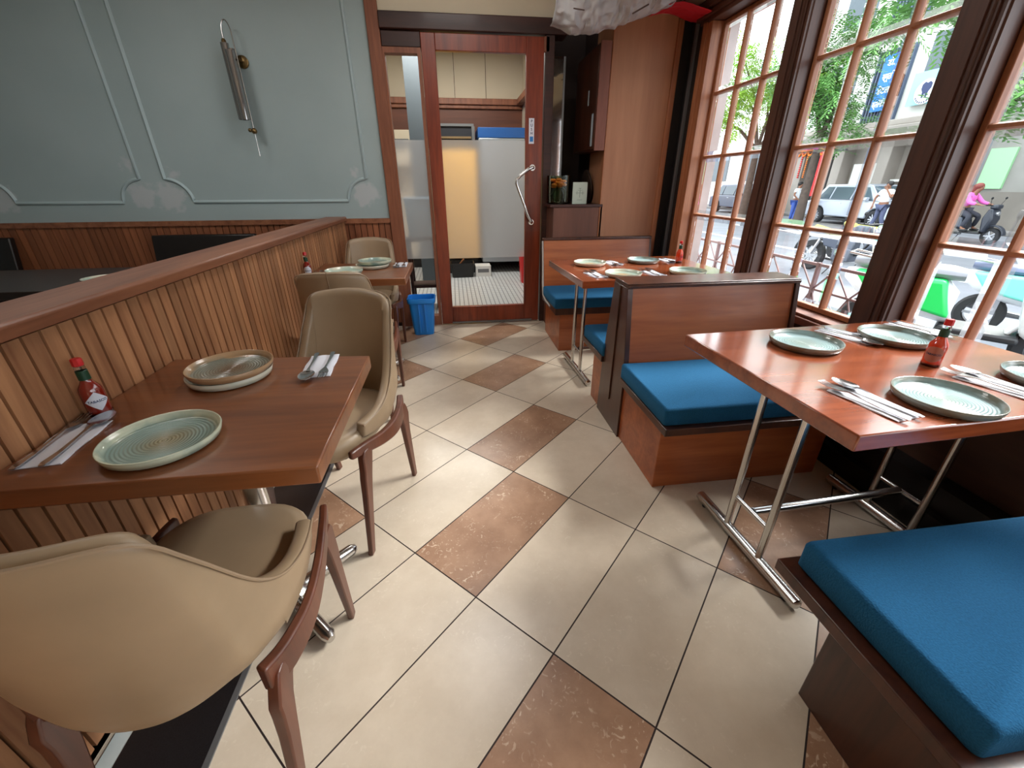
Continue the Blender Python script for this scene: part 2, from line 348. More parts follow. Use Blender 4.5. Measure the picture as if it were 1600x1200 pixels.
def make_floor():
    S = .3; c = math.sqrt(.5); GP = .0022
    brown = {(2,-1),(0,0),(-1,1),(-3,2),(-5,3),(-2,-1),(-5,1),(3,1),(4,0),(-7,2),(1,3),(5,2),(6,-1),(3,-3),(-4,-2),(1,-3),(-8,0),(-9,3),(0,-5),(5,-4),(-6,-3)}
    bm = bmesh.new()
    for i in range(-22, 22):
        for r in range(-12, 12):
            cs = []
            for (a, b_) in ((0,0),(1,0),(1,1),(0,1)):
                gx = (i + a - 3.1911)*S + (GP if a == 0 else -GP); gy = (r + b_ + 1.09608)*2*S + (GP if b_ == 0 else -GP)
                cs.append((c*gx + c*gy, -c*gx + c*gy))
            if all(x < -4.6 or x > 1.85 or y < -3.2 or y > 4.0 for x, y in cs): continue
            vs = [bm.verts.new((x, y, 0)) for x, y in cs]
            f = bm.faces.new(vs); f.material_index = 1 if (i, r) in brown else 0
    for co, no in (((-4.6,0,0),(-1,0,0)), ((1.84,0,0),(1,0,0)), ((0,-3.2,0),(0,-1,0)), ((0,3.97,0),(0,1,0))):
        bmesh.ops.bisect_plane(bm, geom=bm.verts[:]+bm.edges[:]+bm.faces[:], plane_co=co, plane_no=no, clear_outer=True)
    me = bpy.data.meshes.new('floor')
    v0 = [bm.verts.new(p) for p in ((-4.6,-3.2,-.0015),(1.84,-3.2,-.0015),(1.84,3.97,-.0015),(-4.6,3.97,-.0015))]
    f = bm.faces.new(v0); f.material_index = 2
    v1 = [bm.verts.new(p) for p in ((-4.6,-3.2,-.1),(1.84,-3.2,-.1),(1.84,3.97,-.1),(-4.6,3.97,-.1))]
    f = bm.faces.new(v1); f.material_index = 2
    bm.to_mesh(me); bm.free()
    for m in (TILEC, TILEB, GROUT): me.materials.append(m)
    o = bpy.data.objects.new('floor', me); COL.objects.link(o); o['kind'] = 'structure'
make_floor()

# black granite border along the low partition, with its metal edge and the pale strip behind
mb = MB().box(-.862, -.655, -3.2, 3.5, .0004, .004, 0).box(-.655, -.640, -3.2, 3.5, .0004, .005, 1).box(-.903, -.862, -3.2, 3.5, .0004, .003, 2)
struct('trim_1', mb, [BLACKG, GREYM, plain('pale_strip', srgb(196, 206, 206), .4)])
# ceiling
struct('ceiling', MB().box(-4.6, 2.0, -3.2, 4.0, 2.78, 2.85), CEILM)
# blue back wall (left of the door) and wainscot
YB = 3.93
struct('wall_back', MB().box(-4.6, -.53, YB, YB+.12, .955, 2.78), BLUEW)
mb = MB().box(-4.6, -.53, YB, YB+.12, 0, .955, 1)
x = -4.58
while x < -.56:
    mb.box(x, x+.044, YB-.016, YB+.001, .04, .925, 0); x += .050
mb.box(-4.6, -.53, YB-.03, YB+.002, .925, .962, 2)
struct('trim_2', mb, [WAINW, GROOVE, CAPW])
struct('wall_far_left', MB().box(-4.7, -4.6, -3.2, 4.05, 0, 2.78), BLUEW)
# left-hand wall beyond the low partition closes the dim side room behind the camera
# notched picture-frame mouldings on the blue wall
def moulding(x0, x1, zb, zt, name):
    R = .165; prof = [(-.014,0),(-.012,.006),(-.006,.012),(0,.014),(.007,.010),(.011,.004),(.014,0)]
    pts = [(x0, zt), (x0, zb+R)]
    for k in range(1, 12):
        a = k/12*PI/2; pts.append((x0 + R*math.sin(a), zb + R*math.cos(a)))
    pts += [(x0+R, zb), (x1-R, zb)]
    for k in range(1, 12):
        a = k/12*PI/2; pts.append((x1 - R*math.cos(a), zb + R*math.sin(a)))
    pts += [(x1, zb+R), (x1, zt)]
    mb = MB(); rs = []
    for i, p in enumerate(pts):
        a = Vector(pts[max(i-1, 0)]); b = Vector(pts[min(i+1, len(pts)-1)]); t = (b-a).normalized(); nn = Vector((-t[1], t[0]))
        rs.append([(p[0]+nn[0]*u, YB-h, p[1]+nn[1]*u) for u, h in prof])
    mb.rings(rs, caps=True)
    return struct(name, mb, MOULD)
moulding(-3.46, -2.386, 1.10, 2.72, 'trim_3'); moulding(-2.205, -.685, 1.10, 2.72, 'trim_4'); moulding(-4.55, -3.62, 1.10, 2.72, 'trim_5')
# low slatted partition on the left
XP = -.905
mb = MB().box(-1.02, XP-.012, -3.2, YB-.02, 0, .945, 1)
y = -3.1 + .0165
while y < YB-.06:
    w = .0375; mb.box(XP-.013, XP, y, y+w, .035, .938, 0); y += .0448
mb.box(XP-.02, XP-.012, -3.2, YB-.02, 0, .945, 1)
struct('wall_left', mb, [SLATW, GROOVE])
mb = MB().prism([(-1.045, .945), (-.885, .945), (-.882, .972), (-.889, .980), (-1.045, .980)], 'y', -3.2, YB-.035)
struct('trim_6', mb, CAPW, bevel=.003)

# door wall: corner post, lintel, cream wall above, sidelight, door
struct('trim_7', MB().box(-.53, -.44, YB-.03, YB+.12, 0, 2.78), TRIMW, bevel=.004)
struct('trim_8', MB().box(-.44, .95, YB-.05, YB+.12, 2.235, 2.335).box(-.44, -.155, YB-.02, YB+.1, 2.135, 2.235), DARKW, bevel=.006)
struct('wall_front', MB().box(-.44, .95, YB-.005, YB+.12, 2.335, 2.78), CREAMW)
# sidelight (window_1)
w1 = thing('window_1', (-.30, YB, 0), None, None, kind='structure')
obj('window_frame', MB().box(-.14, .14, -.02, .06, 2.10, 2.135).box(-.14, .14, -.02, .06, 0, .09).box(-.14, -.125, -.02, .06, .09, 2.10).box(.115, .14, -.02, .06, .09, 2.10), TRIMW, w1)
mb = MB().add([(-.125,.02,1.545),(.115,.02,1.545),(.115,.02,2.10),(-.125,.02,2.10)], [(0,1,2,3)]).add([(-.125,.02,.09),(.115,.02,.09),(.115,.02,.615),(-.125,.02,.615)], [(0,1,2,3)])
obj('clear_pane', mb, PANE, w1, smooth=0)
obj('frosted_pane', MB().add([(-.125,.02,.615),(.115,.02,.615),(.115,.02,1.545),(-.125,.02,1.545)], [(0,1,2,3)]), FROST, w1, smooth=0)
# the door
d1 = thing('door_1', (.31, YB-.01, 0), None, None, kind='structure')
fx = .465
mb = MB().box(-fx, -.36, -.02, .025, .01, 2.225).box(.325, fx, -.02, .025, .01, 2.225).box(-.36, .325, -.02, .025, 2.12, 2.225).box(-.36, .325, -.02, .025, .01, .172)
obj('door_frame', mb, DOORW, d1, bevel=.004)
obj('clear_pane', MB().add([(-.36,0,1.545),(.325,0,1.545),(.325,0,2.12),(-.36,0,2.12)], [(0,1,2,3)]).add([(-.36,0,.172),(.325,0,.172),(.325,0,.615),(-.36,0,.615)], [(0,1,2,3)]), PANE, d1, smooth=0)
obj('frosted_pane', MB().add([(-.36,0,.615),(.325,0,.615),(.325,0,1.545),(-.36,0,1.545)], [(0,1,2,3)]), FROST, d1, smooth=0)
hp = [(.385,-.02,1.345),(.385,-.06,1.345),(.375,-.078,1.345),(.34,-.085,1.33),(.275,-.087,1.285),(.245,-.087,1.255),(.240,-.087,1.225),(.262,-.087,1.17),(.345,-.085,.97),(.372,-.08,.925),(.380,-.06,.915),(.382,-.02,.915)]
h = obj('door_handle', MB().tube(hp, .0125, 12), CHROME, d1)
obj('handle_rose', MB().lathe([(.024,-.028),(.024,-.02)], 16, (.385,0,1.345), ax='y').lathe([(.024,-.028),(.024,-.02)], 16, (.382,0,.915), ax='y'), CHROME, h)
ps = obj('push_sign', MB().box(.352, .396, -.0225, -.0205, 1.52, 1.70), WHITEM, d1, bevel=.0008); ps['label'] = 'small white vertical PUSH sticker with a blue square'
NAVY = plain('navy_print', srgb(30, 50, 90), .5); CYB = plain('blue_print', srgb(40, 120, 190), .5)
mb = MB()
for k, ch in enumerate('PUSH'):
    t = text_mb(ch, .028, .0003, True); xf(t, lambda v, k=k: (v.x+.374, -.0230 - v.z*.2, v.y+1.678-k*.028)); merge(mb, t)
obj('lettering', mb, NAVY, ps, smooth=0)
obj('blue_square', MB().box(.360, .388, -.0232, -.0226, 1.535, 1.572), CYB, ps)
obj('hinge_block', MB().box(.462, .505, -.03, .0, 2.13, 2.225), TRIMW, d1, bevel=.003)
obj('bottom_strip', MB().box(-.37, .40, -.03, -.02, .012, .028), GREYM, d1)
# jamb right of the door
struct('trim_9', MB().box(.785, .855, YB-.04, YB+.12, 0, 2.235), DARKW, bevel=.004)
# niche right of the door: back wall, side walls
NICHE = plain('dark_niche_paint', srgb(44, 28, 24), .6)
struct('wall_niche', MB().box(.855, 1.30, 4.42, 4.47, 0, 2.78).box(.855, .865, 3.98, 4.42, 0, 2.78).box(1.245, 1.30, 3.64, 4.42, 0, 2.78), NICHE)
# plywood pier
struct('wall_right_pier', MB().box(1.225, 1.70, 3.62, 3.64, 0, 2.40).box(1.225, 1.245, 3.64, 4.0, 0, 2.33), PLYW)
struct('trim_10', MB().box(1.695, 1.735, 3.60, 3.66, 0, 2.30).box(1.219, 1.228, 3.614, 3.66, 0, 2.33), WINW, bevel=.003)
struct('trim_11', MB().box(.83, 1.243, 3.62, 3.64, 0, 1.045).box(.83, .85, 3.64, 3.9, 0, 1.045), wood('box_wood', srgb(88, 54, 42), srgb(116, 74, 58), 'z', .6, 0, .6))
struct('trim_12', MB().box(.80, 1.243, 3.612, 4.41, 1.047, 1.067), DARKW, bevel=.002)
# lowered soffit over the booths
struct('ceiling_soffit', MB().box(.95, 1.74, 3.05, 3.619, 2.305, 2.78), CREAMW)

# ------------------------------------------------------------------ window wall on the right (street side)
XI = 1.80; XG = 1.90
opens = [(2.55, 3.327), (1.65, 2.407), (.733, 1.49), (-.184, .573), (-1.10, -.344), (-2.02, -1.26)]
struct('wall_right', MB().box(1.82, 2.08, -3.2, 3.62, -.45, .545), wood('panel_brown', srgb(58, 36, 26), srgb(78, 50, 36), 'y', .6, 0, .5))
struct('baseboard_right', MB().box(1.70, 1.82, -3.2, 3.62, 0, .10).box(1.735, 1.82, -3.2, 3.62, .10, .20), DARKSTRIP)
mb = MB().box(1.77, 2.02, -3.2, 3.50, .548, .585).box(1.79, 2.0, -3.2, 3.5, .585, .60)
struct('trim_13', mb, WINWY, bevel=.004)
struct('trim_14', MB().box(1.745, 2.05, -3.2, 3.55, 2.26, 2.36).box(1.79, 2.0, -3.2, 3.47, 2.20, 2.26).box(1.77, 1.9, -3.2, 3.5, 2.225, 2.26), wood('header_wood', srgb(60, 34, 26), srgb(92, 54, 40), 'y', .5, 0, 1), bevel=.004)
struct('wall_right_top', MB().box(1.80, 2.08, -3.2, 3.62, 2.36, 2.78), CREAMW)
POSTW = wood('post_wood', srgb(58, 34, 25), srgb(92, 56, 40), 'z', .5, .1, 1)
# posts with stepped mouldings
def post(y0, y1, name):
    yc = (y0+y1)/2; h = (y1-y0)/2
    prof = [(h, 1.925), (h, 1.815), (h-.006, 1.81), (h-.006, 1.80), (h-.022, 1.80), (h-.022, 1.792), (h-.03, 1.792), (h-.034, 1.784), (h-.046, 1.784), (h-.046, 1.776)]
    poly = [(x, yc-a) for a, x in prof] + [(x, yc+a) for a, x in reversed(prof)]
    mb = MB().prism(poly, 'z', .60, 2.20)
    return struct(name, mb, [POSTW], smooth=25)
k = 15
for (a, b), (c, d) in zip(opens[1:], opens[:-1]):
    post(b, c, 'trim_%d' % k); k += 1
mb = MB().box(1.80, 1.925, 3.327, 3.40, .60, 2.20).box(1.79, 1.83, 3.38, 3.43, .60, 2.22)
struct('trim_%d' % k, mb, WINW, bevel=.003); k += 1
struct('trim_%d' % k, MB().box(1.80, 1.90, 3.43, 3.60, 0, 2.36).box(1.735, 2.09, 3.60, 3.66, 0, 2.36), DARKSTRIP); k += 1
struct('trim_%d' % k, MB().box(1.785, 1.80, 3.50, 3.53, 0, 2.32), GREYM); k += 1
# each casement: frame, muntins, bevelled panes
rowz = [.605, 1.0, 1.395, 1.79, 2.195]
for wi, (y0, y1) in enumerate(opens):
    w = thing('window_%d' % (wi+2), ((XG), (y0+y1)/2, .60), None, None, kind='structure')
    H2 = (y1-y0)/2; ft = .026; zb, zt = .002, 1.598
    mb = MB().box(-.022, .022, -H2+.001, -H2+ft, zb, zt).box(-.022, .022, H2-ft, H2-.001, zb, zt).box(-.022, .022, -H2+ft, H2-ft, zb, zb+ft).box(-.022, .022, -H2+ft, H2-ft, zt-ft, zt)
    fr = obj('window_frame', mb, WINW, w, bevel=.004)
    ys = [-H2+ft] + [(-H2 + k_*(2*H2)/3) for k_ in (1, 2)] + [H2-ft]; zs = [zb+ft] + [z-.60 for z in rowz[1:4]] + [zt-ft]
    mb = MB()
    for yy in ys[1:3]:
        mb.prism([(-.02, yy-.006), (-.008, yy-.0115), (.012, yy-.0115), (.02, yy-.006), (.02, yy+.006), (.012, yy+.0115), (-.008, yy+.0115), (-.02, yy+.006)], 'z', zb+ft, zt-ft)
    for zz in zs[1:4]:
        mb.prism([(-.021, zz-.006), (-.009, zz-.0115), (.013, zz-.0115), (.021, zz-.006), (.021, zz+.006), (.013, zz+.0115), (-.009, zz+.0115), (-.021, zz+.006)], 'y', -H2+ft, H2-ft)
    obj('muntins', mb, WINW, w)
    mb = MB(); e = .011; bv = .024
    for a in range(3):
        for b_ in range(4):
            ya, yb = ys[a]+(e if a else 0), ys[a+1]-(e if a < 2 else 0); za, zb_ = zs[b_]+(e if b_ else 0), zs[b_+1]-(e if b_ < 3 else 0)
            o_ = [(.003, ya, za), (.003, yb, za), (.003, yb, zb_), (.003, ya, zb_)]; i_ = [(-.003, ya+bv, za+bv), (-.003, yb-bv, za+bv), (-.003, yb-bv, zb_-bv), (-.003, ya+bv, zb_-bv)]
            mb.add(i_, [(0,1,2,3)], 0); mb.add(o_+i_, [(0,1,5,4),(1,2,6,5),(2,3,7,6),(3,0,4,7)], 1)
    obj('pane', mb, [PANE, BEVG], w, smooth=0)
# back of the room behind the camera: side returns around the open front
struct('wall_behind', MB().box(-4.6, 2.0, -3.3, -3.2, 0, 2.78), CREAMW)

# ------------------------------------------------------------------ tables
def slab(poly, z0, z1, bot=.0):
    mb = MB(); mb.prism(poly, 'z', z0, z1); return mb

def booth_table(loc, rz, L, D, label, feetx=(.155, .79)):
    t = thing('booth_table', loc, label, 'table', 'booth tables on steel frames', rz)
    obj('tabletop', MB().box(0, L, 0, D, .682, .725), TABLEW, t, bevel=.004)
    for fx_ in feetx:
        yc = D/2
        ft = obj('foot_bar', MB().tube([(fx_, yc-.265, .026), (fx_, yc-.26, .026), (fx_, yc+.26, .026), (fx_, yc+.265, .026)], [.012, .020, .020, .012], 16), CHROME, t)
        for s in (-.22, .22): obj('foot_pad', MB().lathe([(.012, 0), (.012, .008)], 12, (fx_, yc+s, 0)), BLACKM, ft)
        for s in (-1, 1):
            obj('leg', MB().tube([(fx_, yc+s*.085, .04), (fx_, yc+s*.085, .682)], .0125, 14), CHROME, t)
        obj('side_rail', MB().tube([(fx_, yc-.08, .17), (fx_, yc+.08, .17)], .009, 10), CHROME, t)
    obj('stretcher', MB().tube([(feetx[0]+.01, D/2, .17), (feetx[1]-.01, D/2, .17)], .0145, 12), CHROME, t)
    return t
booth_table((.848, .655, 0), math.radians(2.6), .945, .69, 'glossy red-brown table on steel frame in the near right booth, reflecting the window')
booth_table((.708, 2.285, 0), math.radians(2.6), .98, .745, 'orange-brown booth table on steel legs between the two far benches', (.125, .80))

def pedestal_table(x0, x1, y0, y1, label, skew=0):
    cx, cy = (x0+x1)/2, (y0+y1)/2
    t = thing('pedestal_table', (cx, cy, 0), label, 'table', 'small tables along the slatted partition')
    poly = [(x0-cx, y0-cy), (x1-cx, y0-cy), (x1-cx, y1-cy), (x0-cx, y1-cy+skew)]
    obj('tabletop', slab(poly, .683, .725), [TABLEW2], t, bevel=.004)
    obj('pole', MB().tube([(0, 0, .05), (0, 0, .683)], .030, 20), CHROME, t)
    obj('hub', MB().lathe([(.05, .03), (.055, .045), (.04, .06)], 20), CHROME, t)
    for k_ in range(4):
        a = PI/4 + k_*PI/2; d = Vector((math.cos(a), math.sin(a), 0)); pts = [d*.03 + Vector((0,0,.034)), d*.225 + Vector((0,0,.030)), d*.243 + Vector((0,0,.029))]
        obj('foot', MB().tube(pts, [.021, .021, .012], 16), CHROME, t)
    return t
pedestal_table(-.900, -.292, .705, 1.295, 'brown wooden table in the left foreground with chairs on both sides', .055)
pedestal_table(-.900, -.297, 2.53, 3.08, 'small wooden table beyond the chairs, at the far end of the slatted partition', .03)

# ------------------------------------------------------------------ chairs
def catmull(pts, n):
    out = []; m = len(pts)
    for i in range(m-1):
        p0, p1, p2, p3 = (Vector(pts[max(i-1, 0)]), Vector(pts[i]), Vector(pts[i+1]), Vector(pts[min(i+2, m-1)]))
        for k_ in range(n):
            t = k_/n; out.append(.5*((2*p1) + (-p0+p2)*t + (2*p0-5*p1+4*p2-p3)*t*t + (-p0+3*p1-3*p2+p3)*t**3))
    out.append(Vector(pts[-1])); return out

def make_chair(loc, rz, label, seam=False):
    t = thing('dining_chair', loc, label, 'chair', 'taupe upholstered dining chairs', rz)
    # plan x, y, top z, bottom z
    half = [(.238, .135, .495, .440), (.252, .07, .500, .425), (.257, 0, .512, .415), (.252, -.065, .545, .41), (.245, -.12, .615, .415), (.232, -.178, .752, .43), (.212, -.215, .832, .435), (.10, -.252, .850, .395), (0, -.262, .853, .385)]
    ctrl = half + [(-x_, y_, a, b_) for x_, y_, a, b_ in reversed(half[:-1])]
    pts = catmull([Vector(c) for c in ctrl], 4)
    NV = 9; mb = MB(); top = []; rs = []
    for p in pts:
        row = []
        for k_ in range(NV):
            v = k_/(NV-1); z = p[3] + (p[2]-p[3])*v
            tt = max(0, (z-.50)/.33); inn = (1-min(1, (z-p[3])/.05))*.035
            sx = (1-.05*tt)*(1-inn*1.2); yy = p[1] - .045*tt*(1 if p[1] < 0 else 0) + (inn if p[1] < -.1 else 0)*.9
            row.append((p[0]*sx, yy, z))
        rs.append(row); top.append(Vector(row[-1]))
    mb.rings(rs, caps=False, closed=False)
    sh = obj('backrest', mb, LEATHER, t, smooth=60, solid=.034, sub=1)
    # make the thickness grow inwards
    me = sh.data
    cn = sum((Vector(p.normal).dot(Vector(p.center)-Vector((0, -.02, p.center[2]))) for p in me.polygons))
    if cn < 0: me.flip_normals()
    tp = [Vector((p[0]*1.004, p[1]*1.004, p[2]-.006)) for p in top]
    obj('piping', MB().tube(tp, .0032, 6), LEATHERD, sh)
    if seam:
        obj('seam', MB().tube([(rs[len(rs)//2][k_][0], rs[len(rs)//2][k_][1]-.0015, rs[len(rs)//2][k_][2]) for k_ in range(NV)], .0022, 6), LEATHERD, sh)
    # seat cushion
    mb = MB(); rs = []
    for (z, s) in ((.385, .80), (.39, .94), (.41, 1), (.445, 1), (.462, .955), (.470, .85), (.474, .6), (.475, .25)):
        ring = []
        for k_ in range(36):
            a = 2*PI*k_/36; cs, sn = math.cos(a), math.sin(a)
            ex = .62; X_ = .226*math.copysign(abs(cs)**ex, cs)*s; Y_ = math.copysign(abs(sn)**ex, sn)*s*(.238 if sn > 0 else .215)
            ring.append((X_*(1-.06*(Y_ < 0)*abs(Y_)/.2), Y_+.012, z))
        rs.append(ring)
    mb.rings(rs)
    obj('seat', mb, LEATHER, t, smooth=60)
    obj('seat_base', MB().box(-.15, .15, -.12, .16, .358, .386), BLACKM, t, bevel=.01)
    for s in (-1, 1):
        path = catmull([Vector(p) for p in ((s*.228, .235, .436), (s*.245, .17, .425), (s*.262, .06, .398), (s*.266, -.04, .385), (s*.252, -.13, .392), (s*.232, -.190, .410))], 4)
        n_ = len(path); mb = MB(); rs = []
        for i, p in enumerate(path):
            f = i/(n_-1); hh = .013 + .022*min(1, f*1.4); ww = .011 + .004*f
            a = path[min(i+1, n_-1)] - path[max(i-1, 0)]; a.z = 0; a.normalize(); nn = Vector((a.y, -a.x, 0))
            rs.append([p - nn*ww - Vector((0,0,hh)), p + nn*ww - Vector((0,0,hh)), p + nn*ww + Vector((0,0,hh)), p - nn*ww + Vector((0,0,hh))])
        mb.rings(rs); obj('side_rail', mb, CHAIRW, t, bevel=.005)
        for (fy, top_z, tip) in ((1, .425, .228), (-1, .405, -.235)):
            mb = MB(); rs = []
            for (z, w, d, yy, xx) in ((.412 if fy < 0 else .422, .0135, .030 if fy < 0 else .022, .165*fy, .246), (.385 if fy < 0 else .402, .0145, .046 if fy < 0 else .034, .166*fy, .245), (.352, .015, .034 if fy < 0 else .028, .175*fy, .244), (.318, .015, .026, .182*fy, .242), (.26, .014, .022, .19*fy, .24), (.0, .011, .0135, tip, .232)):
                if fy < 0 and z > .37: yy = -.150; xx = .246
                rs.append([(s*xx+a*w, yy+b_*d, z) for a, b_ in ((-1,-1),(1,-1),(1,1),(-1,1))])
            mb.rings(rs); obj('leg', mb, CHAIRW, t, bevel=.004)
    for o in t.children_recursive:
        for v in o.data.vertices: v.co.x *= .80
    return t
make_chair((-.575, .690, 0), 0, 'taupe chair nearest the camera with its curved back turned to us')
make_chair((-.488, 1.430, 0), math.radians(165), 'taupe chair on the far side of the left foreground table, facing us')
make_chair((-.588, 2.365, 0), math.radians(-2), 'taupe chair with a centre back seam, back to back with the tall chair before it', True)
make_chair((-.650, 3.235, 0), math.radians(180), 'taupe chair at the far end against the wainscot, behind the small far table')

# ------------------------------------------------------------------ benches
def puff(x0, x1, y0, y1, z0, z1, r=.012):
    mb = MB(); nx, ny = 14, 8; rs = []
    prof = [(z0, -r*.4), (z0+r*.5, 0), (z1-r, 0), (z1-r*.35, -r*.25), (z1, -r)]
    for z, off in prof:
        ring = []; a0, a1, b0, b1 = x0-off, x1+off, y0-off, y1+off
        c = r*1.0
        for (cx, cy, st) in ((a1-c, b0+c, -PI/2), (a1-c, b1-c, 0), (a0+c, b1-c, PI/2), (a0+c, b0+c, PI)):
            for k_ in range(5): ring.append((cx+c*math.cos(st+k_*PI/8), cy+c*math.sin(st+k_*PI/8), z))
        rs.append(ring)
    mb.rings(rs); return mb

b2 = thing('double_bench', (1.2, 1.95, 0), 'back-to-back red wooden bench with blue cushions in the middle of the booths', 'bench')
def loc(mb, dx, dy): return xf(mb, lambda v: (v.x-dx, v.y-dy, v.z))
def part(par, name, mb, mat, **kw): 
    return obj(name, loc(mb, par.location.x, par.location.y), mat, par, **kw)
BX = .808
part(b2, 'base', MB().box(BX, 1.60, 1.372, 2.28, 0, .312), BENCHW, bevel=.003)
part(b2, 'seat_board', MB().box(.782, 1.66, 1.300, 1.80, .312, .345), BENCHD, bevel=.003)
part(b2, 'seat_board', MB().box(.782, 1.66, 2.08, 2.46, .312, .345), BENCHD, bevel=.003)
part(b2, 'cushion', puff(.785, 1.665, 1.325, 1.805, .346, .422), BLUE, smooth=50)
part(b2, 'cushion', puff(.785, 1.665, 2.075, 2.44, .346, .422), BLUE, smooth=50)
part(b2, 'backrest', MB().prism([(1.795, .312), (1.82, .312), (1.893, .775), (1.868, .775)], 'x', .825, 1.665), BENCHW, bevel=.002)
part(b2, 'backrest', MB().prism([(2.085, .312), (2.06, .312), (2.005, .775), (2.03, .775)], 'x', .825, 1.665), BENCHW, bevel=.002)
part(b2, 'top_rail', MB().box(.80, 1.69, 1.855, 2.04, .775, .790).box(.797, 1.692, 1.86, 2.035, .79, .797), BENCHD, bevel=.003)
part(b2, 'end_panel', MB().prism([(1.785, 0), (2.12, 0), (2.10, .345), (2.035, .775), (1.86, .775), (1.79, .345)], 'x', .797, .823).box(.790, .797, 1.935, 1.965, .15, .775), BENCHD, bevel=.002)
part(b2, 'end_panel', MB().prism([(1.785, .345), (2.10, .345), (2.035, .775), (1.86, .775)], 'x', 1.667, 1.69), BENCHD, bevel=.002)

b1 = thing('bench', (1.2, 3.3, 0), 'single red wooden bench with blue cushion against the plywood pier at the far end', 'bench')
part(b1, 'base', MB().box(.785, 1.62, 3.07, 3.60, 0, .30), BENCHW, bevel=.003)
part(b1, 'seat_board', MB().box(.745, 1.66, 3.06, 3.58, .30, .352), BENCHD, bevel=.003)
part(b1, 'cushion', puff(.735, 1.66, 3.05, 3.50, .353, .435), BLUE, smooth=50)
part(b1, 'backrest', MB().prism([(3.500, .352), (3.530, .352), (3.600, .795), (3.575, .795)], 'x', .745, 1.675), BENCHW, bevel=.002)
part(b1, 'top_rail', MB().box(.738, 1.69, 3.568, 3.608, .795, .815), BENCHD, bevel=.003)
wt = plain('pale_edge_trim', srgb(190, 184, 178), .4)
part(b1, 'edge_trim', MB().tube([(.738, 3.585, .79), (.738, 3.555, .62), (.735, 3.52, .45), (.735, 3.49, .36), (.738, 3.40, .335), (.745, 3.25, .32)], .008, 8), wt)
part(b1, 'end_panel', MB().prism([(3.500, .352), (3.530, .352), (3.600, .795), (3.575, .795)], 'x', 1.675, 1.69), BENCHD)

b3 = thing('bench', (1.2, .4, 0), 'low bench with a big blue cushion in the bottom right foreground', 'bench')
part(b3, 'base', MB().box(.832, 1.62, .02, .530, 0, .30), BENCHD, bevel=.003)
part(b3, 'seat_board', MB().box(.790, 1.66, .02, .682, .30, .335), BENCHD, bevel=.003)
part(b3, 'cushion', puff(.822, 1.68, .248, .660, .337, .420, .014), BLUE, smooth=50)

# ------------------------------------------------------------------ tableware
def make_plate(loc_, mat, label, group, under=False):
    R = .1085
    prof = [(.0, .004), (.088, .004), (.092, .001), (.097, .001), (.104, .006), (R, .020), (R-.001, .0225), (R-.004, .0228), (R-.006, .021), (R-.011, .010), (.090, .0075), (.05, .0070), (.0005, .0068)]
    prof[0] = (.0005, .004)
    o = obj('plate', MB().lathe(prof, 56), mat, None, smooth=50); o.location = loc_; setp(o, label, 'plate', group); return o
def dplate(src, loc_, mat, label):
    o = src.copy(); COL.objects.link(o); o.location = loc_; o['label'] = label
    if src.data.materials[0] != mat:
        o.data = src.data.copy(); o.data.materials[0] = mat
    o.rotation_euler = (0, 0, random.uniform(0, 6)); return o
TZ = .7255; GP_ = 'stoneware dinner plates on the tables'
p0 = make_plate((-.638, .835, TZ), PL1, 'large teal-grey ringed plate at the near edge of the left foreground table', GP_)
dplate(p0, (-.655, 1.178, TZ), PL4, 'pale plate underneath the brown-rimmed plate on the left foreground table')
dplate(p0, (-.645, 1.170, TZ+.0226), PL2, 'brown-rimmed plate stacked on top at the far side of the left foreground table')
dplate(p0, (-.690, 2.620, TZ), PL4, 'lower cream plate nearer the partition on the small far table')
dplate(p0, (-.655, 2.608, TZ+.0226), PL4, 'upper cream plate nearest the seamed chair on the small far table')
dplate(p0, (-.545, 2.920, TZ), PL4, 'lower pale plate under another at the far side of the small far table')
dplate(p0, (-.530, 2.940, TZ+.0226), PL1, 'upper pale plate in front of the far chair on the small far table')
dplate(p0, (1.155, 1.180, TZ), PL3, 'aqua plate with dark rim at the far left of the glossy right table')
dplate(p0, (1.505, 1.185, TZ), PL3, 'aqua plate beside the window post on the glossy right table')
dplate(p0, (1.190, .765, TZ), PL3, 'biggest-looking pale blue plate at the near edge of the glossy right table')
dplate(p0, (1.600, .815, TZ), PL3, 'aqua plate cut off by the right edge of the picture')
dplate(p0, (.903, 2.790, TZ), PL4, 'cream plate with brown centre, far left on the far booth table')
dplate(p0, (1.300, 2.835, TZ), PL3, 'pale blue plate at the back middle of the far booth table')
dplate(p0, (.988, 2.400, TZ), PL4, 'cream plate with brown centre, near left on the far booth table')
dplate(p0, (1.400, 2.410, TZ), PL1, 'pale teal plate at the near right of the far booth table')

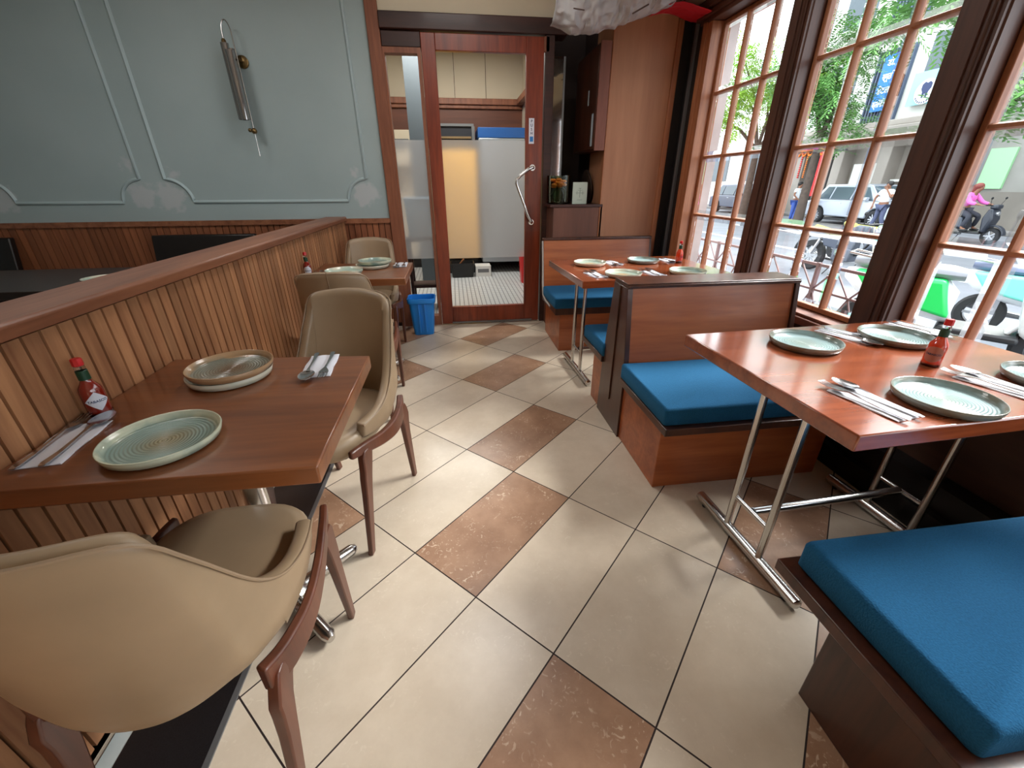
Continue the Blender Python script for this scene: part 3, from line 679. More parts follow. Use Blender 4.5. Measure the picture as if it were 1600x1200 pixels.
def fork_mb():
    mb = MB(); pts = [(0, -.095), (0, -.085), (0, -.05), (0, 0), (0, .03), (0, .042), (0, .052), (0, .060)]
    zs = [.004, .0045, .0035, .006, .0085, .007, .006, .006]; ws = [.004, .0062, .0042, .0026, .0026, .008, .0115, .0115]
    mb.ribbon([(0, p[1], z) for p, z in zip(pts, zs)], ws, [.0022]*8)
    for k_ in range(4):
        x_ = -.0093 + k_*.0062
        mb.ribbon([(x_, .058, .006), (x_, .075, .0048), (x_*.95, .090, .0065), (x_*.9, .098, .0085)], [.0019, .0015, .0012, .0006], [.0016]*4)
    return mb
def spoon_mb():
    mb = MB(); pts = [-.095, -.085, -.05, 0, .03, .045]; zs = [.004, .0045, .0035, .006, .0085, .0075]; ws = [.004, .0062, .0042, .0026, .0028, .005]
    mb.ribbon([(0, p, z) for p, z in zip(pts, zs)], ws, [.0022]*6)
    rs = []
    for i in range(1, 7):
        f = i/6; ring = []
        for k_ in range(20):
            a = 2*PI*k_/20; yy = .070 + .031*f*math.sin(a); xx = .0195*f*math.cos(a)*(1-.12*math.sin(a))
            ring.append((xx, yy, .0028 + .0048*f*f))
        rs.append(ring)
    rs2 = [[(p[0], p[1], p[2]-.0012) for p in r] for r in reversed(rs)]
    mb.rings(rs + rs2); return mb
def napkin_mb():
    mb = MB(); n = 8; rs = []
    for (z, s) in ((0, 1), (.0012, 1.01), (.0026, 1.0), (.0032, .97)):
        ring = []
        for i in range(4*n):
            f = (i % n)/n; sd = i//n
            x_, y_ = [(-.042+.084*f, -.085), (.042, -.085+.17*f), (.042-.084*f, .085), (-.042, .085-.17*f)][sd]
            ring.append((x_*s + .0015*math.sin(y_*60+z*900), y_*s, z + (.0008*math.sin(i*1.7) if z > .002 else 0)))
        rs.append(ring)
    mb.rings(rs); return mb
NP0 = obj('napkin', napkin_mb(), WHITEM); FK0 = obj('fork', fork_mb(), STEEL2); SP0 = obj('spoon', spoon_mb(), STEEL2)
setp(NP0, '', 'napkin', 'folded white napkins'); setp(FK0, '', 'fork', 'forks laid on napkins'); setp(SP0, '', 'spoon', 'spoons laid on napkins')
first = [True]
def cutlery(x_, y_, rz, where, fx=-.024, sx=.022):
    a = math.radians(rz)
    for src, dx, dz, kindw in ((NP0, 0, 0, 'folded white paper napkin'), (FK0, fx, .0042, 'steel fork on the napkin'), (SP0, sx, .0042, 'steel spoon on the napkin')):
        o = src if first[0] else src.copy()
        if not first[0]: COL.objects.link(o)
        dy = .010 if src is not NP0 else 0
        o.location = (x_ + dx*math.cos(a) - dy*math.sin(a), y_ + dx*math.sin(a) + dy*math.cos(a), TZ+dz)
        o.scale = (1.12, 1.12, 1) if src is not NP0 else (1, 1, 1); o.rotation_euler = (0, 0, a + (random.uniform(-.04, .04) if src is not NP0 else 0)); o['label'] = kindw + ' ' + where
    first[0] = False
cutlery(-.848, .862, 6, 'beside the partition on the left foreground table')
cutlery(-.425, 1.225, 184, 'at the far right corner of the left foreground table')
cutlery(1.010, .785, 10, 'at the near left corner of the glossy right table')
cutlery(1.375, 1.245, 200, 'between the two far plates of the glossy right table')
cutlery(1.430, .815, 14, 'between the near plates of the glossy right table')
cutlery(1.690, 1.270, 190, 'by the window post on the glossy right table')
cutlery(.832, 2.445, 8, 'at the near left corner of the far booth table')
cutlery(1.075, 2.830, 188, 'between the two back plates of the far booth table')
cutlery(1.195, 2.440, 8, 'between the two near plates of the far booth table')
cutlery(1.500, 2.870, 188, 'beside the sauce bottle on the far booth table')
cutlery(-.835, 2.680, 8, 'beside the partition on the small far table')
cutlery(-.370, 2.985, 182, 'at the far right corner of the small far table')

def cyl_text(s, size, R, zc, rot=0, ang0=0):
    t = text_mb(s, size, .0002, True)
    def f(v):
        u = v.x*math.cos(rot) - v.y*math.sin(rot); w = v.x*math.sin(rot) + v.y*math.cos(rot)
        a = ang0 + u/R; r = R + .0006 + v.z
        return (r*math.sin(a), -r*math.cos(a), zc + w)
    return xf(t, f)
def diamond_label(R, zc, hw, hh, oval=False):
    mb = MB(); n = 12; top = []; bot = []
    for i in range(n+1):
        u = -hw + 2*hw*i/n; h_ = hh*(1-abs(u)/hw) if not oval else hh*math.sqrt(max(0, 1-(u/hw)**2)); a = u/R
        top.append(((R+.0004)*math.sin(a), -(R+.0004)*math.cos(a), zc+h_)); bot.append(((R+.0004)*math.sin(a), -(R+.0004)*math.cos(a), zc-h_))
    for i in range(n): mb.add([bot[i], bot[i+1], top[i+1], top[i]], [(0,1,2,3)])
    return mb
def bottle(x_, y_, rz, label, sauce, lab_mat, oval=False, h=1.0):
    t = thing('sauce_bottle', (x_, y_, TZ), label, 'bottle', 'small hot sauce bottles', math.radians(rz))
    R = .0225
    obj('glass_body', MB().lathe([(.019, 0), (R, .004), (R, .062), (R-.002, .070), (.013, .082), (.0095, .090), (.009, .104)], 24), sauce, t)
    obj('glass_foot', MB().lathe([(R+.0002, .0005), (R+.0008, .004), (R+.0006, .008)], 24, caps=False), CLEARG, t)
    obj('neck_wrap', MB().lathe([(.0115, .090), (.0112, .112), (.0100, .113)], 20), GREENM, t)
    obj('glass_neck', MB().lathe([(.0095, .113), (.0105, .118), (.0095, .124)], 20), CLEARG, t)
    obj('cap', MB().lathe([(.0095, .1235), (.0108, .125), (.0104, .139), (.0092, .1415)], 8), REDM, t)
    lb = obj('paper_label', diamond_label(R, .038, .024, .024, oval), lab_mat, t)
    obj('lettering', cyl_text('TABASCO', .0082, R, .038), NAVY, lb, smooth=0)
    return t
bottle(-.872, 1.000, 48, 'red hot sauce bottle with white diamond label against the slatted partition', SAUCE, WHITEM)
bottle(1.400, .975, -62, 'hot sauce bottle standing on the glossy right table', SAUCE2, plain('brown_label', srgb(176, 120, 104), .6), True)
bottle(-.872, 2.655, 15, 'hot sauce bottle with oval white label on the small far table', SAUCE, WHITEM, True)
bottle(1.540, 2.790, 35, 'bright orange-red sauce bottle on the far booth table by the window', SAUCE2, plain('red_label', srgb(220, 70, 60), .6))

# ------------------------------------------------------------------ blue waste bin
t = thing('waste_bin', (-.315, 3.70, 0), 'bright blue open waste bin standing beside the glass door', 'bin')
def rrect(hx, hy, r, z, n=5):
    ring = []
    for (cx, cy, st) in ((hx-r, -hy+r, -PI/2), (hx-r, hy-r, 0), (-hx+r, hy-r, PI/2), (-hx+r, -hy+r, PI)):
        for k_ in range(n): ring.append((cx+r*math.cos(st+k_*PI/2/(n-1)), cy+r*math.sin(st+k_*PI/2/(n-1)), z))
    return ring
obj('bin_body', MB().rings([rrect(.085, .068, .03, .001), rrect(.092, .074, .03, .06), rrect(.112, .09, .032, .325), rrect(.109, .087, .03, .325), rrect(.088, .07, .028, .02), rrect(.04, .03, .01, .015)]), BINBLUE, t)
obj('bin_rim', MB().rings([rrect(.113, .091, .033, .285), rrect(.120, .098, .036, .29), rrect(.123, .101, .038, .322), rrect(.120, .098, .036, .33), rrect(.110, .088, .03, .33), rrect(.1105, .0885, .03, .30)], caps=False), BINBLUE, t)
obj('rib', MB().box(-.03, -.022, -.099, -.084, .03, .285).box(.022, .03, -.099, -.084, .03, .285), BINBLUE, t)

# ------------------------------------------------------------------ wall sconce
t = thing('wall_sconce', (-1.46, YB, 2.02), 'unlit wall lamp of smoked glass tubes hanging on a looped metal rod', 'lamp')
SMOKE = plain('smoked_glass', (.36, .35, .34, 1), .08, .75)
BRASS = plain('aged_brass', srgb(122, 100, 66), .35, .9)
obj('wall_plate', MB().lathe([(.035, -.016), (.04, -.012), (.04, -.0005)], 24, (.03, 0, .0), ax='y'), BRASS, t)
obj('arm', MB().tube([(.03, -.012, 0), (.03, -.09, 0)], .006, 8), BRASS, t)
lp = [(.03, -.09, -.60), (.03, -.09, .14)] + [(.0 + .03*math.cos(a), -.09, .14 + .075*math.sin(a)) for a in [PI*k_/10 for k_ in range(1, 10)]] + [(-.03, -.09, .14), (-.03, -.09, .0)]
obj('rod', MB().tube(lp, .0042, 8), CHROME, t)
for (dx, dy, zt_, zb_) in ((-.028, -.10, .085, -.365), (.004, -.13, .04, -.37), (-.006, -.075, .06, -.36)):
    obj('glass_tube', MB().lathe([(.026, zb_), (.026, zt_), (.023, zt_), (.023, zb_)], 20, (dx, dy, 0)), SMOKE, t)
obj('socket', MB().lathe([(.012, .02), (.015, .03), (.015, .10), (.008, .11)], 14, (-.028, -.10, 0)), BRASS, t)
obj('ball', MB().ball((.03, -.09, -.435), .020), BRASS, t); obj('ball', MB().ball((.002, -.09, -.43), .014), BRASS, t)

# ------------------------------------------------------------------ niche items
t = thing('hanging_cabinet', (1.185, 3.80, 1.46), 'narrow dark wooden cabinet hanging on the niche wall above the shelf', 'cabinet')
obj('body', MB().box(-.048, .058, -.175, .42, 0, .68), BENCHD, t, bevel=.002)
obj('front_board', MB().box(-.052, .030, -.19, -.175, -.005, .685), wood('cab_front', srgb(100, 56, 44), srgb(130, 78, 62), 'z', .5, 0, 1), t, bevel=.002)
obj('door', MB().box(-.056, -.048, -.17, .41, .01, .67), BENCHD, t, bevel=.002)
tp = plain('pale_tape', srgb(170, 180, 186), .5)
obj('tape', MB().box(-.0575, -.0562, -.13, -.085, .03, .25), tp, t); obj('tape', MB().box(-.0575, -.0562, .02, .045, .32, .42), tp, t)
t = thing('glass_jar', (.905, 3.78, 1.0675), 'round glass jar with orange slices and dark green leaves on the shelf', 'jar')
JARG = glassy('jar_glass', (.82, .86, .78, 1), 1.0)
obj('glass', MB().lathe([(.092, 0), (.100, .008), (.103, .215), (.100, .215), (.096, .012), (.02, .010)], 32), JARG, t)
mb = MB()
for k_ in range(16):
    a = random.uniform(0, 6.28); r = random.uniform(.01, .06); mb.ball((r*math.cos(a), r*math.sin(a), random.uniform(.13, .185)), .026, 6, sq=(1, 1, .5))
obj('orange_slices', mb, plain('orange_fruit', srgb(226, 130, 44), .5), t)
mb = MB()
for k_ in range(26):
    a = random.uniform(0, 6.28); r = random.uniform(.0, .07); b_ = a+random.uniform(-1, 1)
    mb.ribbon([(r*math.cos(a), r*math.sin(a), .014), (r*math.cos(a)*1.1, r*math.sin(a)*1.1, .07), (r*.6*math.cos(b_), r*.6*math.sin(b_), .13)], [.002, .010, .003], [.001]*3, side=(math.cos(b_), math.sin(b_), 0))
obj('leaves', mb, plain('dark_leaf', srgb(52, 66, 34), .6), t)
t = thing('standing_card', (1.065, 3.70, 1.0675), 'small pale printed card standing on the shelf beside the jar', 'card')
obj('card', MB().box(-.062, .062, -.004, .004, 0, .165), plain('pale_card', srgb(176, 186, 172), .6), t, bevel=.001)
mb = MB().box(-.002, .002, -.0048, -.0041, .05, .12).box(-.035, .035, -.0048, -.0041, .083, .086).box(-.026, -.023, -.0048, -.0041, .07, .10).box(.023, .026, -.0048, -.0041, .07, .10).box(-.022, .022, -.0048, -.0041, .03, .033).box(-.012, .012, -.0048, -.0041, .118, .121)
mb.tube([(-.02, -.0045, .108), (0, -.0045, .098), (.02, -.0045, .108)], .0012, 5)
obj('print', mb, plain('card_print', srgb(120, 132, 122), .6), t)
o = obj('round_tray', MB().lathe([(.125, -.006), (.13, -.002), (.13, .010), (.122, .012), (.118, 0), (.01, 0)], 40, (0, 0, 0), ax='x'), [plain('dark_tray', srgb(48, 36, 30), .35)], None); o.location = (1.190, 3.93, 1.20); o.rotation_euler = (0, math.radians(-8), 0); setp(o, 'dark round tray leaning on edge inside the niche', 'tray')
o = obj('wall_mirror', MB().box(.868, .945, 3.955, 3.972, 1.07, 2.12, 0).box(.945, .960, 3.950, 3.975, 1.07, 2.12, 1), [plain('mirror_glass', (.55, .56, .56, 1), .05, 1), GREYM], None, smooth=0)
o.location = (0, 0, 0); setp(o, 'narrow mirror strip with metal edge between the door jamb and the niche', 'mirror')

# ------------------------------------------------------------------ plastic-wrapped fitting and red cloth under the soffit
def crumple(name, x0, x1, y0, y1, fn, mat, label, cat, nx=90, ny=60, amp=.012, th=.002, seed=1):
    from mathutils import noise
    mb = MB(); rs = []
    for i in range(nx+1):
        u = i/nx; rs.append([])
        for j in range(ny+1):
            v = j/ny; p = Vector(fn(u, v)); q = p*9 + Vector((seed*7, 0, 0))
            q2 = Vector((q.x*1.0, q.y*.5, q.z*.35)); d = noise.noise(q2)*amp*1.2 - abs(noise.noise(q2*2.1))*amp*1.3 + abs(noise.noise(q*2.6))*amp*.5
            nrm = Vector((noise.noise(q+Vector((5,0,0))), -.8, -.6)).normalized()
            rs[-1].append(p + nrm*d)
    mb.rings(rs, caps=False, closed=False)
    o = obj(name, mb, mat, None, smooth=30, solid=th); setp(o, label, cat); return o
PLAST, _nt, _b = base('clear_plastic_sheet'); _b.inputs['Base Color'].default_value = srgb(200, 200, 202); _b.inputs['Roughness'].default_value = .22; _b.inputs['Transmission Weight'].default_value = .25; _b.inputs['Alpha'].default_value = .93
def fn(u, v):  # bag hanging: u around width, v bottom to top round the front
    x_ = .70 + u*.80; s = math.sin(PI*min(1, max(0, u))); 
    low = 2.10 + .16*max(0, (u-.35)/.65)**1.1 + .03*max(0, (.15-u)/.15)
    a = v*PI*.75
    return (x_, 3.42 - .17*math.sin(a) - .08, low + (2.60-low)*(1-math.cos(a))/1.71 + .0*s)
# core the sheet is wrapped round
t = thing('wrapped_fan', (1.08, 3.34, 2.78), 'ceiling fitting bundled in crumpled clear plastic sheet above the niche', 'covered fitting')
o = crumple('plastic_sheet', 0, 1, 0, 1, fn, PLAST, None, None, amp=.030)
o.parent = t; o.matrix_parent_inverse = Matrix.Translation((-1.08, -3.34, -2.78))
del_keys = [k_ for k_ in ('label', 'category') if k_ in o.keys()]
for k_ in del_keys: del o[k_]
obj('fitting', MB().box(-.30, .30, -.10, .10, -.52, -.18).box(-.04, .04, -.04, .04, -.18, 0), plain('grey_fitting', srgb(120, 110, 106), .6), t, bevel=.03)
tpd = plain('brown_tape', srgb(70, 52, 46), .5)
obj('tape', MB().bar((-.30, -.262, -.63), (-.235, -.268, -.638), .012, .003), tpd, t); obj('tape', MB().bar((.06, -.272, -.645), (.16, -.262, -.595), .003, .008), tpd, t)
def fn2(u, v):
    return (1.44 + u*.38, 3.30 + .25*v, 2.255 + .02*math.sin(u*5) + .012*v)
crumple('red_cloth', 0, 1, 0, 1, fn2, REDCLOTH, 'bright red cloth stretched under the soffit beside the window head', 'cloth', amp=.012, seed=3)

# added ceiling panels out of view, brightening the far wall and aisle
for lx, ly, pw, lb in ((-1.9, 2.3, 5.5, 'added unseen fill panel over the dim seating beyond the partition'), (.1, 2.5, 7, 'added unseen fill panel over the aisle near the glass door')):
    t = thing('added_fill_panel', (lx, ly, 2.78), lb, 'lamp', 'added fill panels')
    obj('housing', MB().box(-.30, .30, -.30, .30, -.03, -.0005), WHITEM, t, bevel=.004); obj('diffuser', MB().box(-.27, .27, -.27, .27, -.036, -.031), FILLW, t)
    area_light('added_fill_glow', (lx, ly, 2.735), (0, 0, 0), .5, .5, pw, (1, .97, .93))

# ------------------------------------------------------------------ dim seating beyond the partition
for xx0, xx1, lb in ((-4.1, -3.40, 'dark seat back against the wainscot at the far left edge'), (-2.40, -1.62, 'long dark seat back against the wainscot behind the partition')):
    t = thing('banquette', ((xx0+xx1)/2, 3.62, 0), lb, 'bench', 'dark seats beyond the partition')
    hw = (xx1-xx0)/2
    obj('seat', MB().box(-hw, hw, -.30, .12, .38, .46), BLACKM, t, bevel=.02); obj('backrest', MB().prism([(.12, .38), (.18, .38), (.28, .86), (.23, .86)], 'x', -hw, hw), plain('black_leatherette', srgb(26, 20, 18), .4), t, bevel=.01)
    obj('base', MB().box(-hw+.03, hw-.03, -.26, .2, 0, .38), DARKSTRIP, t)
t = thing('side_table', (-2.35, 2.80, 0), 'dark table in the dim area beyond the slatted partition', 'table')
obj('tabletop', MB().box(-.75, .75, -.33, .38, .685, .725), plain('dark_table', srgb(40, 28, 24), .3), t, bevel=.004)
obj('pole', MB().tube([(0, 0, .03), (0, 0, .685)], .03), CHROME, t); obj('foot', MB().lathe([(.22, 0), (.22, .012), (.05, .03)], 24), BLACKM, t)
dplate(p0, (-2.00, 2.70, TZ), PL4, 'nearer pale plate on the dark table beyond the partition')
dplate(p0, (-1.86, 3.02, TZ), PL4, 'farther pale plate on the dark table beyond the partition')

#@@PART2@@
# ------------------------------------------------------------------ room beyond the glass door
KW = plain('kitchen_cream_panel', srgb(200, 188, 166), .6, noise=.03, nscale=2)
def mosaic():
    m, nt, b = base('white_mosaic_floor'); L = nt.links
    tc = N(nt, 'ShaderNodeTexCoord'); mp = N(nt, 'ShaderNodeMapping'); mp.inputs['Rotation'].default_value = (0, 0, 0); mp.inputs['Scale'].default_value = (4, 4, 4); L.new(tc.outputs['Object'], mp.inputs[0])
    v = N(nt, 'ShaderNodeTexVoronoi'); v.distance = 'CHEBYCHEV'; v.feature = 'F1'; v.inputs['Randomness'].default_value = 0; L.new(mp.outputs[0], v.inputs['Vector'])
    r = ramp(nt, [(.0, srgb(110, 118, 126)), (.12, srgb(226, 228, 230)), (.30, srgb(222, 224, 226)), (.36, srgb(130, 138, 146)), (.42, srgb(228, 230, 232)), (.46, srgb(80, 86, 94))])
    L.new(v.outputs['Distance'], r.inputs[0]); L.new(r.outputs[0], b.inputs['Base Color']); b.inputs['Roughness'].default_value = .35; return m
struct('floor_kitchen', MB().box(-2.2, 1.3, 3.972, 7.3, -.1, -.001), mosaic())
KY = 7.1
mb = MB().box(-2.2, 1.3, KY, KY+.1, 0, 2.9, 0)
for xx in (-.30, .14, .58): mb.box(xx-.003, xx+.003, KY-.003, KY, 2.3, 2.9, 1)
struct('wall_kitchen_back', mb, [KW, GROOVE]); struct('wall_kitchen_right', MB().box(1.10, 1.2, 4.5, KY, 0, 2.9), KW); struct('wall_kitchen_left', MB().box(-2.2, -2.1, 4.05, KY, 0, 2.9), KW)
struct('ceiling_kitchen', MB().box(-2.2, 1.3, 4.05, 7.2, 2.9, 2.95), CREAMW)
struct('trim_30', MB().box(-1.2, 1.10, KY-.06, KY, 2.19, 2.235).box(-1.2, 1.10, KY-.09, KY, 2.235, 2.31).box(1.01, 1.10, 4.5, KY, 2.235, 2.31), TRIMW, bevel=.006)
struct('trim_31', MB().box(-1.2, 1.10, KY-.02, KY, 1.70, 2.19), wood('kitchen_board', srgb(82, 44, 30), srgb(110, 62, 42), 'x', .5, 0, .5))
struct('baseboard_kitchen', MB().box(-2.1, 1.10, KY-.03, KY, 0, .2), DARKSTRIP)
t = thing('steel_fridge', (.83, 6.72, 0), 'tall steel fridge with a blue top band beyond the glass door', 'fridge')
STB = plain('brushed_steel', srgb(150, 156, 162), .35, .4)
obj('body', MB().box(-.42, .22, -.30, .34, .16, 1.78), STB, t, bevel=.01); obj('top_band', MB().box(-.425, .225, -.305, .34, 1.78, 1.90), plain('blue_band', srgb(30, 78, 140), .4), t, bevel=.004)
obj('handle', MB().box(-.37, -.35, -.34, -.31, .7, 1.3), CHROME, t)
for s in (-.38, .17): obj('leg', MB().box(s-.02, s+.02, -.27, -.23, 0, .16), BLACKM, t)
t = thing('yellow_cabinet', (.16, 6.74, 0), 'warm yellow cabinet under a louvred vent beyond the glass door', 'cabinet')
obj('body', MB().box(-.30, .20, -.30, .32, .22, 1.62), plain('yellow_panel', srgb(226, 172, 72), .5), t, bevel=.01)
obj('base', MB().box(-.28, .18, -.26, .30, 0, .22), BLACKM, t)
t = thing('louvred_vent', (.12, 6.80, 1.625), 'louvred metal vent box on top of the yellow cabinet', 'vent')
obj('housing', MB().box(-.26, .24, -.20, .28, 0, .32), plain('vent_dark', srgb(46, 48, 54), .4, .3), t, bevel=.004)
obj('frame', MB().box(-.26, .24, -.225, -.20, .30, .33).box(.21, .25, -.225, -.20, 0, .30), GREYM, t)
for k_ in range(4): obj('louvre', MB().box(-.25, .20, -.235, -.20, .02+k_*.045, .045+k_*.045), plain('louvre_brass', srgb(150, 128, 96), .35, .6), t)
t = thing('black_tub', (.10, 6.25, 0), 'black tub with a wooden stick standing on the white mosaic floor', 'tub')
obj('tub', MB().rings([rrect(.15, .12, .03, .001), rrect(.17, .14, .035, .20), rrect(.16, .13, .03, .20), rrect(.14, .11, .03, .02)]), BLACKM, t)
obj('stick', MB().tube([(-.10, -.05, .10), (.02, -.12, .26)], .012), EDGEW, t)
o = obj('storage_box', MB().box(-.11, .11, -.12, .12, 0, .15, 0).box(-.08, .08, -.122, -.12, .06, .11, 1), [plain('white_box', srgb(214, 214, 212), .5), GREYM], None, bevel=.006); o.location = (.40, 6.28, 0); setp(o, 'white box with a grey label beside the black tub', 'box')
o = obj('red_bucket', MB().rings([rrect(.10, .10, .04, .001), rrect(.125, .125, .045, .42), rrect(.118, .118, .04, .42), rrect(.09, .09, .03, .02)]), REDM, None); o.location = (.985, 5.72, 0); setp(o, 'tall red bucket at the right edge of the door glass', 'bucket')
t = thing('storage_bin', (-.335, 4.66, .74), 'pale blue lidded container seen through the frosted side glass', 'container')
obj('body', MB().rings([rrect(.11, .09, .02, .001), rrect(.125, .10, .02, .32)]), plain('pale_blue_plastic', srgb(150, 186, 206), .5), t); obj('lid', MB().box(-.13, .13, -.105, .105, .322, .36), plain('lid_blue', srgb(120, 160, 186), .5), t, bevel=.005)
t = thing('dark_stand', (-.335, 4.66, 0), 'dark open stand carrying the pale blue container', 'stand')
obj('shelf', MB().box(-.15, .15, -.13, .13, .70, .738), DARKW, t); obj('shelf', MB().box(-.14, .14, -.12, .12, .22, .25), DARKW, t)
for a in (-.13, .13):
    for b_ in (-.11, .11): obj('leg', MB().box(a-.015, a+.015, b_-.015, b_+.015, 0, .70), DARKW, t)
o = obj('tall_panel', MB().box(-.46, -.25, 5.98, 6.04, 0, 2.9), plain('slate_panel', srgb(70, 78, 84), .5), None); setp(o, 'tall slate grey panel behind the narrow side glass', 'panel')
t = thing('wall_unit', (-.66, 6.9, 1.45), 'small cream wall unit low behind the narrow side glass', 'wall unit')
obj('body', MB().box(-.17, .17, -.1, .2, 0, .45), KW, t, bevel=.01); obj('grille', MB().box(-.12, .12, -.11, -.1, .2, .34), GREYM, t)
# added fill light for that room, its fixture out of view
t = thing('added_room_fill', (-.1, 5.6, 2.88), 'added unseen fill light for the room beyond the glass door', 'lamp')
FILLE, _nt, _b = base('room_fill_diffuser'); _b.inputs['Emission Color'].default_value = (1, .96, .9, 1); _b.inputs['Emission Strength'].default_value = 3
obj('housing', MB().box(-.65, .65, -.18, .18, -.03, .018), WHITEM, t, bevel=.004); obj('diffuser', MB().box(-.62, .62, -.15, .15, -.04, -.031), FILLE, t)
area_light('kitchen_fill_glow', (-.1, 5.6, 2.82), (0, 0, 0), 1.2, .28, 34, (1, .96, .9))

# ------------------------------------------------------------------ the street outside
GZ = -.45
ROAD = plain('asphalt', srgb(112, 114, 120), .8, noise=.12, nscale=1.5); PAVE = plain('pavement', srgb(120, 116, 112), .8, noise=.2, nscale=2)
LINE = plain('road_paint', srgb(215, 215, 212), .7, noise=.1, nscale=3)
struct('ground_road', MB().box(2.0, 60, -25, 90, GZ-.2, GZ), ROAD)
struct('ground_pavement', MB().box(2.08, 4.2, -25, 90, GZ, GZ+.10), PAVE, bevel=.02)
struct('ground_far_pavement', MB().box(18.6, 60, -25, 90, GZ, GZ+.12), PAVE, bevel=.02)
o = struct('trim_40', MB().box(9.3, 9.5, -25, 90, GZ+.001, GZ+.004).box(15.0, 15.12, -25, 90, GZ+.001, GZ+.004), LINE)
struct('wall_outside_pier', MB().box(1.93, 2.14, 3.56, 3.598, GZ, 2.9).box(2.092, 2.14, 3.598, 3.95, GZ, 2.9), plain('outside_pier', srgb(186, 178, 176), .8, noise=.15, nscale=4))
struct('trim_41', MB().box(2.12, 2.22, -3.2, 3.6, 2.30, 2.42), plain('awning_edge', srgb(170, 96, 70), .6))
# iron fence
IRON = plain('rusty_dark_iron', srgb(120, 92, 92), .6)
t = thing('iron_fence', (2.82, 7.5, GZ+.10), 'low decorative iron fence with crossed panels just outside the windows', 'fence')
pan = MB()
y = -3.2
obj('rail', MB().box(-.012, .012, -5.2, 1.55, .985, 1.005), IRON, t); obj('rail', MB().box(-.012, .012, -5.2, 1.55, .80, .815), IRON, t); obj('rail', MB().box(-.012, .012, -5.2, 1.55, .12, .14), IRON, t)
for k_ in range(10):
    ya = -5.2 + k_*.675; yb = ya + .675
    obj('post', MB().box(-.014, .014, ya-.012, ya+.012, 0, 1.01), IRON, t)
    ym = (ya+yb)/2
    mb = MB().bar((0, ya, .14), (0, ym, .80), .010, .010).bar((0, ym, .14), (0, ya, .80), .010, .010).bar((0, ym, .14), (0, yb, .80), .010, .010).bar((0, yb, .14), (0, ym, .80), .010, .010).bar((0, ym, .14), (0, ym, .985), .012, .012)
    mb.bar((0, ya, .80), (0, ya+.17, .985), .010, .010).bar((0, ya+.17, .985), (0, ym, .80), .010, .010).bar((0, ym, .80), (0, ym+.17, .985), .010, .010).bar((0, ym+.17, .985), (0, yb, .80), .010, .010)
    for yc_ in (ya+.17, ym+.17): mb.lathe([(.085, -.006), (.095, -.006), (.095, .006), (.085, .006)], 14, (0, yc_, .47), ax='x', caps=False)
    obj('lattice_panel', mb, IRON, t)

# building across the street
FAC = plain('facade_stone', srgb(150, 142, 134), .8, noise=.12, nscale=.8); FACL = plain('facade_pale', srgb(214, 212, 206), .8, noise=.06, nscale=.6); GLASSD = plain('dark_window', srgb(70, 84, 92), .15)
SLV = plain('slate_slats', srgb(70, 82, 104), .6)
t = thing('office_building', (20, 18, GZ), 'pale building across the street with slatted screens, balconies and shop signs', 'building')
obj('upper_wall', MB().box(0, 6, -1.5, 9, 3.9, 13), FACL, t)
obj('ground_wall', MB().box(.6, 6, -1.5, 9, 0, 3.9), FAC, t)
obj('ledge', MB().box(-.45, .6, -1.8, 9.1, 3.55, 3.95).box(-.3, 0, -1.6, 9, 3.95, 4.2), FAC, t, bevel=.04)
for yy in (-1.2, 1.35, 3.9, 6.5, 8.6): obj('pillar', MB().box(-.05, .62, yy-.28, yy+.28, 0, 3.6), FAC, t, bevel=.03)
for (ya, yb, za, zb_) in ((1.5, 3.2, 4.2, 7.0), (1.5, 3.2, 7.8, 10.6)):
    mb = MB(); yy = ya
    while yy < yb: mb.box(-.16, -.02, yy, yy+.07, za, zb_); yy += .16
    obj('slatted_screen', mb, SLV, t)
for (ya, yb, za, zb_) in ((-1.1, .9, 4.6, 7.2), (4.1, 6.0, 4.9, 7.0), (6.6, 8.4, 4.9, 7.0), (-1.1, .9, 8.2, 10.4), (4.1, 6.0, 8.2, 10.4), (6.6, 8.4, 8.2, 10.4)):
    f_ = obj('window', MB().box(-.06, .03, ya, yb, za, zb_), FACL, t); obj('pane', MB().box(-.08, -.061, ya+.08, yb-.08, za+.08, zb_-.08), GLASSD, f_)
obj('balcony', MB().box(-1.0, 0, 3.7, 8.8, 7.3, 7.5).box(-1.0, -.94, 3.7, 8.8, 7.5, 8.1), FACL, t)
obj('shop_opening', MB().box(.55, .62, 4.3, 6.3, 0, 3.0).box(.55, .62, 6.8, 8.4, 0, 3.0), plain('shop_dark', srgb(46, 42, 42), .7), t)
obj('shelf_board', MB().box(.3, .58, -.6, 1.0, .9, 1.0).box(.3, .58, -.6, 1.0, 1.3, 1.4).box(.3, .58, -.6, 1.0, 1.7, 1.8).box(.3, .5, 1.8, 3.2, 1.6, 2.5), FACL, t)
t = thing('stone_building', (19.5, 8, GZ), 'grey stone building at the right across the street with a pale green door panel', 'building')
obj('wall', MB().box(0, 6, -12, 8.2, 0, 9), plain('grey_stone', srgb(128, 126, 120), .85, noise=.15, nscale=.8), t)
obj('plinth', MB().box(-.12, 0, -12, 8.2, 0, 1.35), plain('stone_plinth', srgb(112, 106, 98), .85, noise=.15, nscale=1), t)
obj('green_panel', MB().box(-.08, 0, 5.9, 6.7, 1.45, 2.75), plain('pale_green_paint', srgb(140, 186, 140), .6), t)
for yy in (3.3, 0): 
    f_ = obj('window', MB().box(-.06, 0, yy, yy+1.6, 1.6, 3.2), GLASSD, t); mb = MB()
    for k_ in range(9): mb.box(-.12, -.08, yy+k_*.19, yy+k_*.19+.03, 1.6, 3.2)
    obj('grille', mb, IRON, f_)
obj('down_pipe', MB().tube([(-.12, 6.95, .1), (-.12, 6.95, 8)], .06, 8), SLV, t)
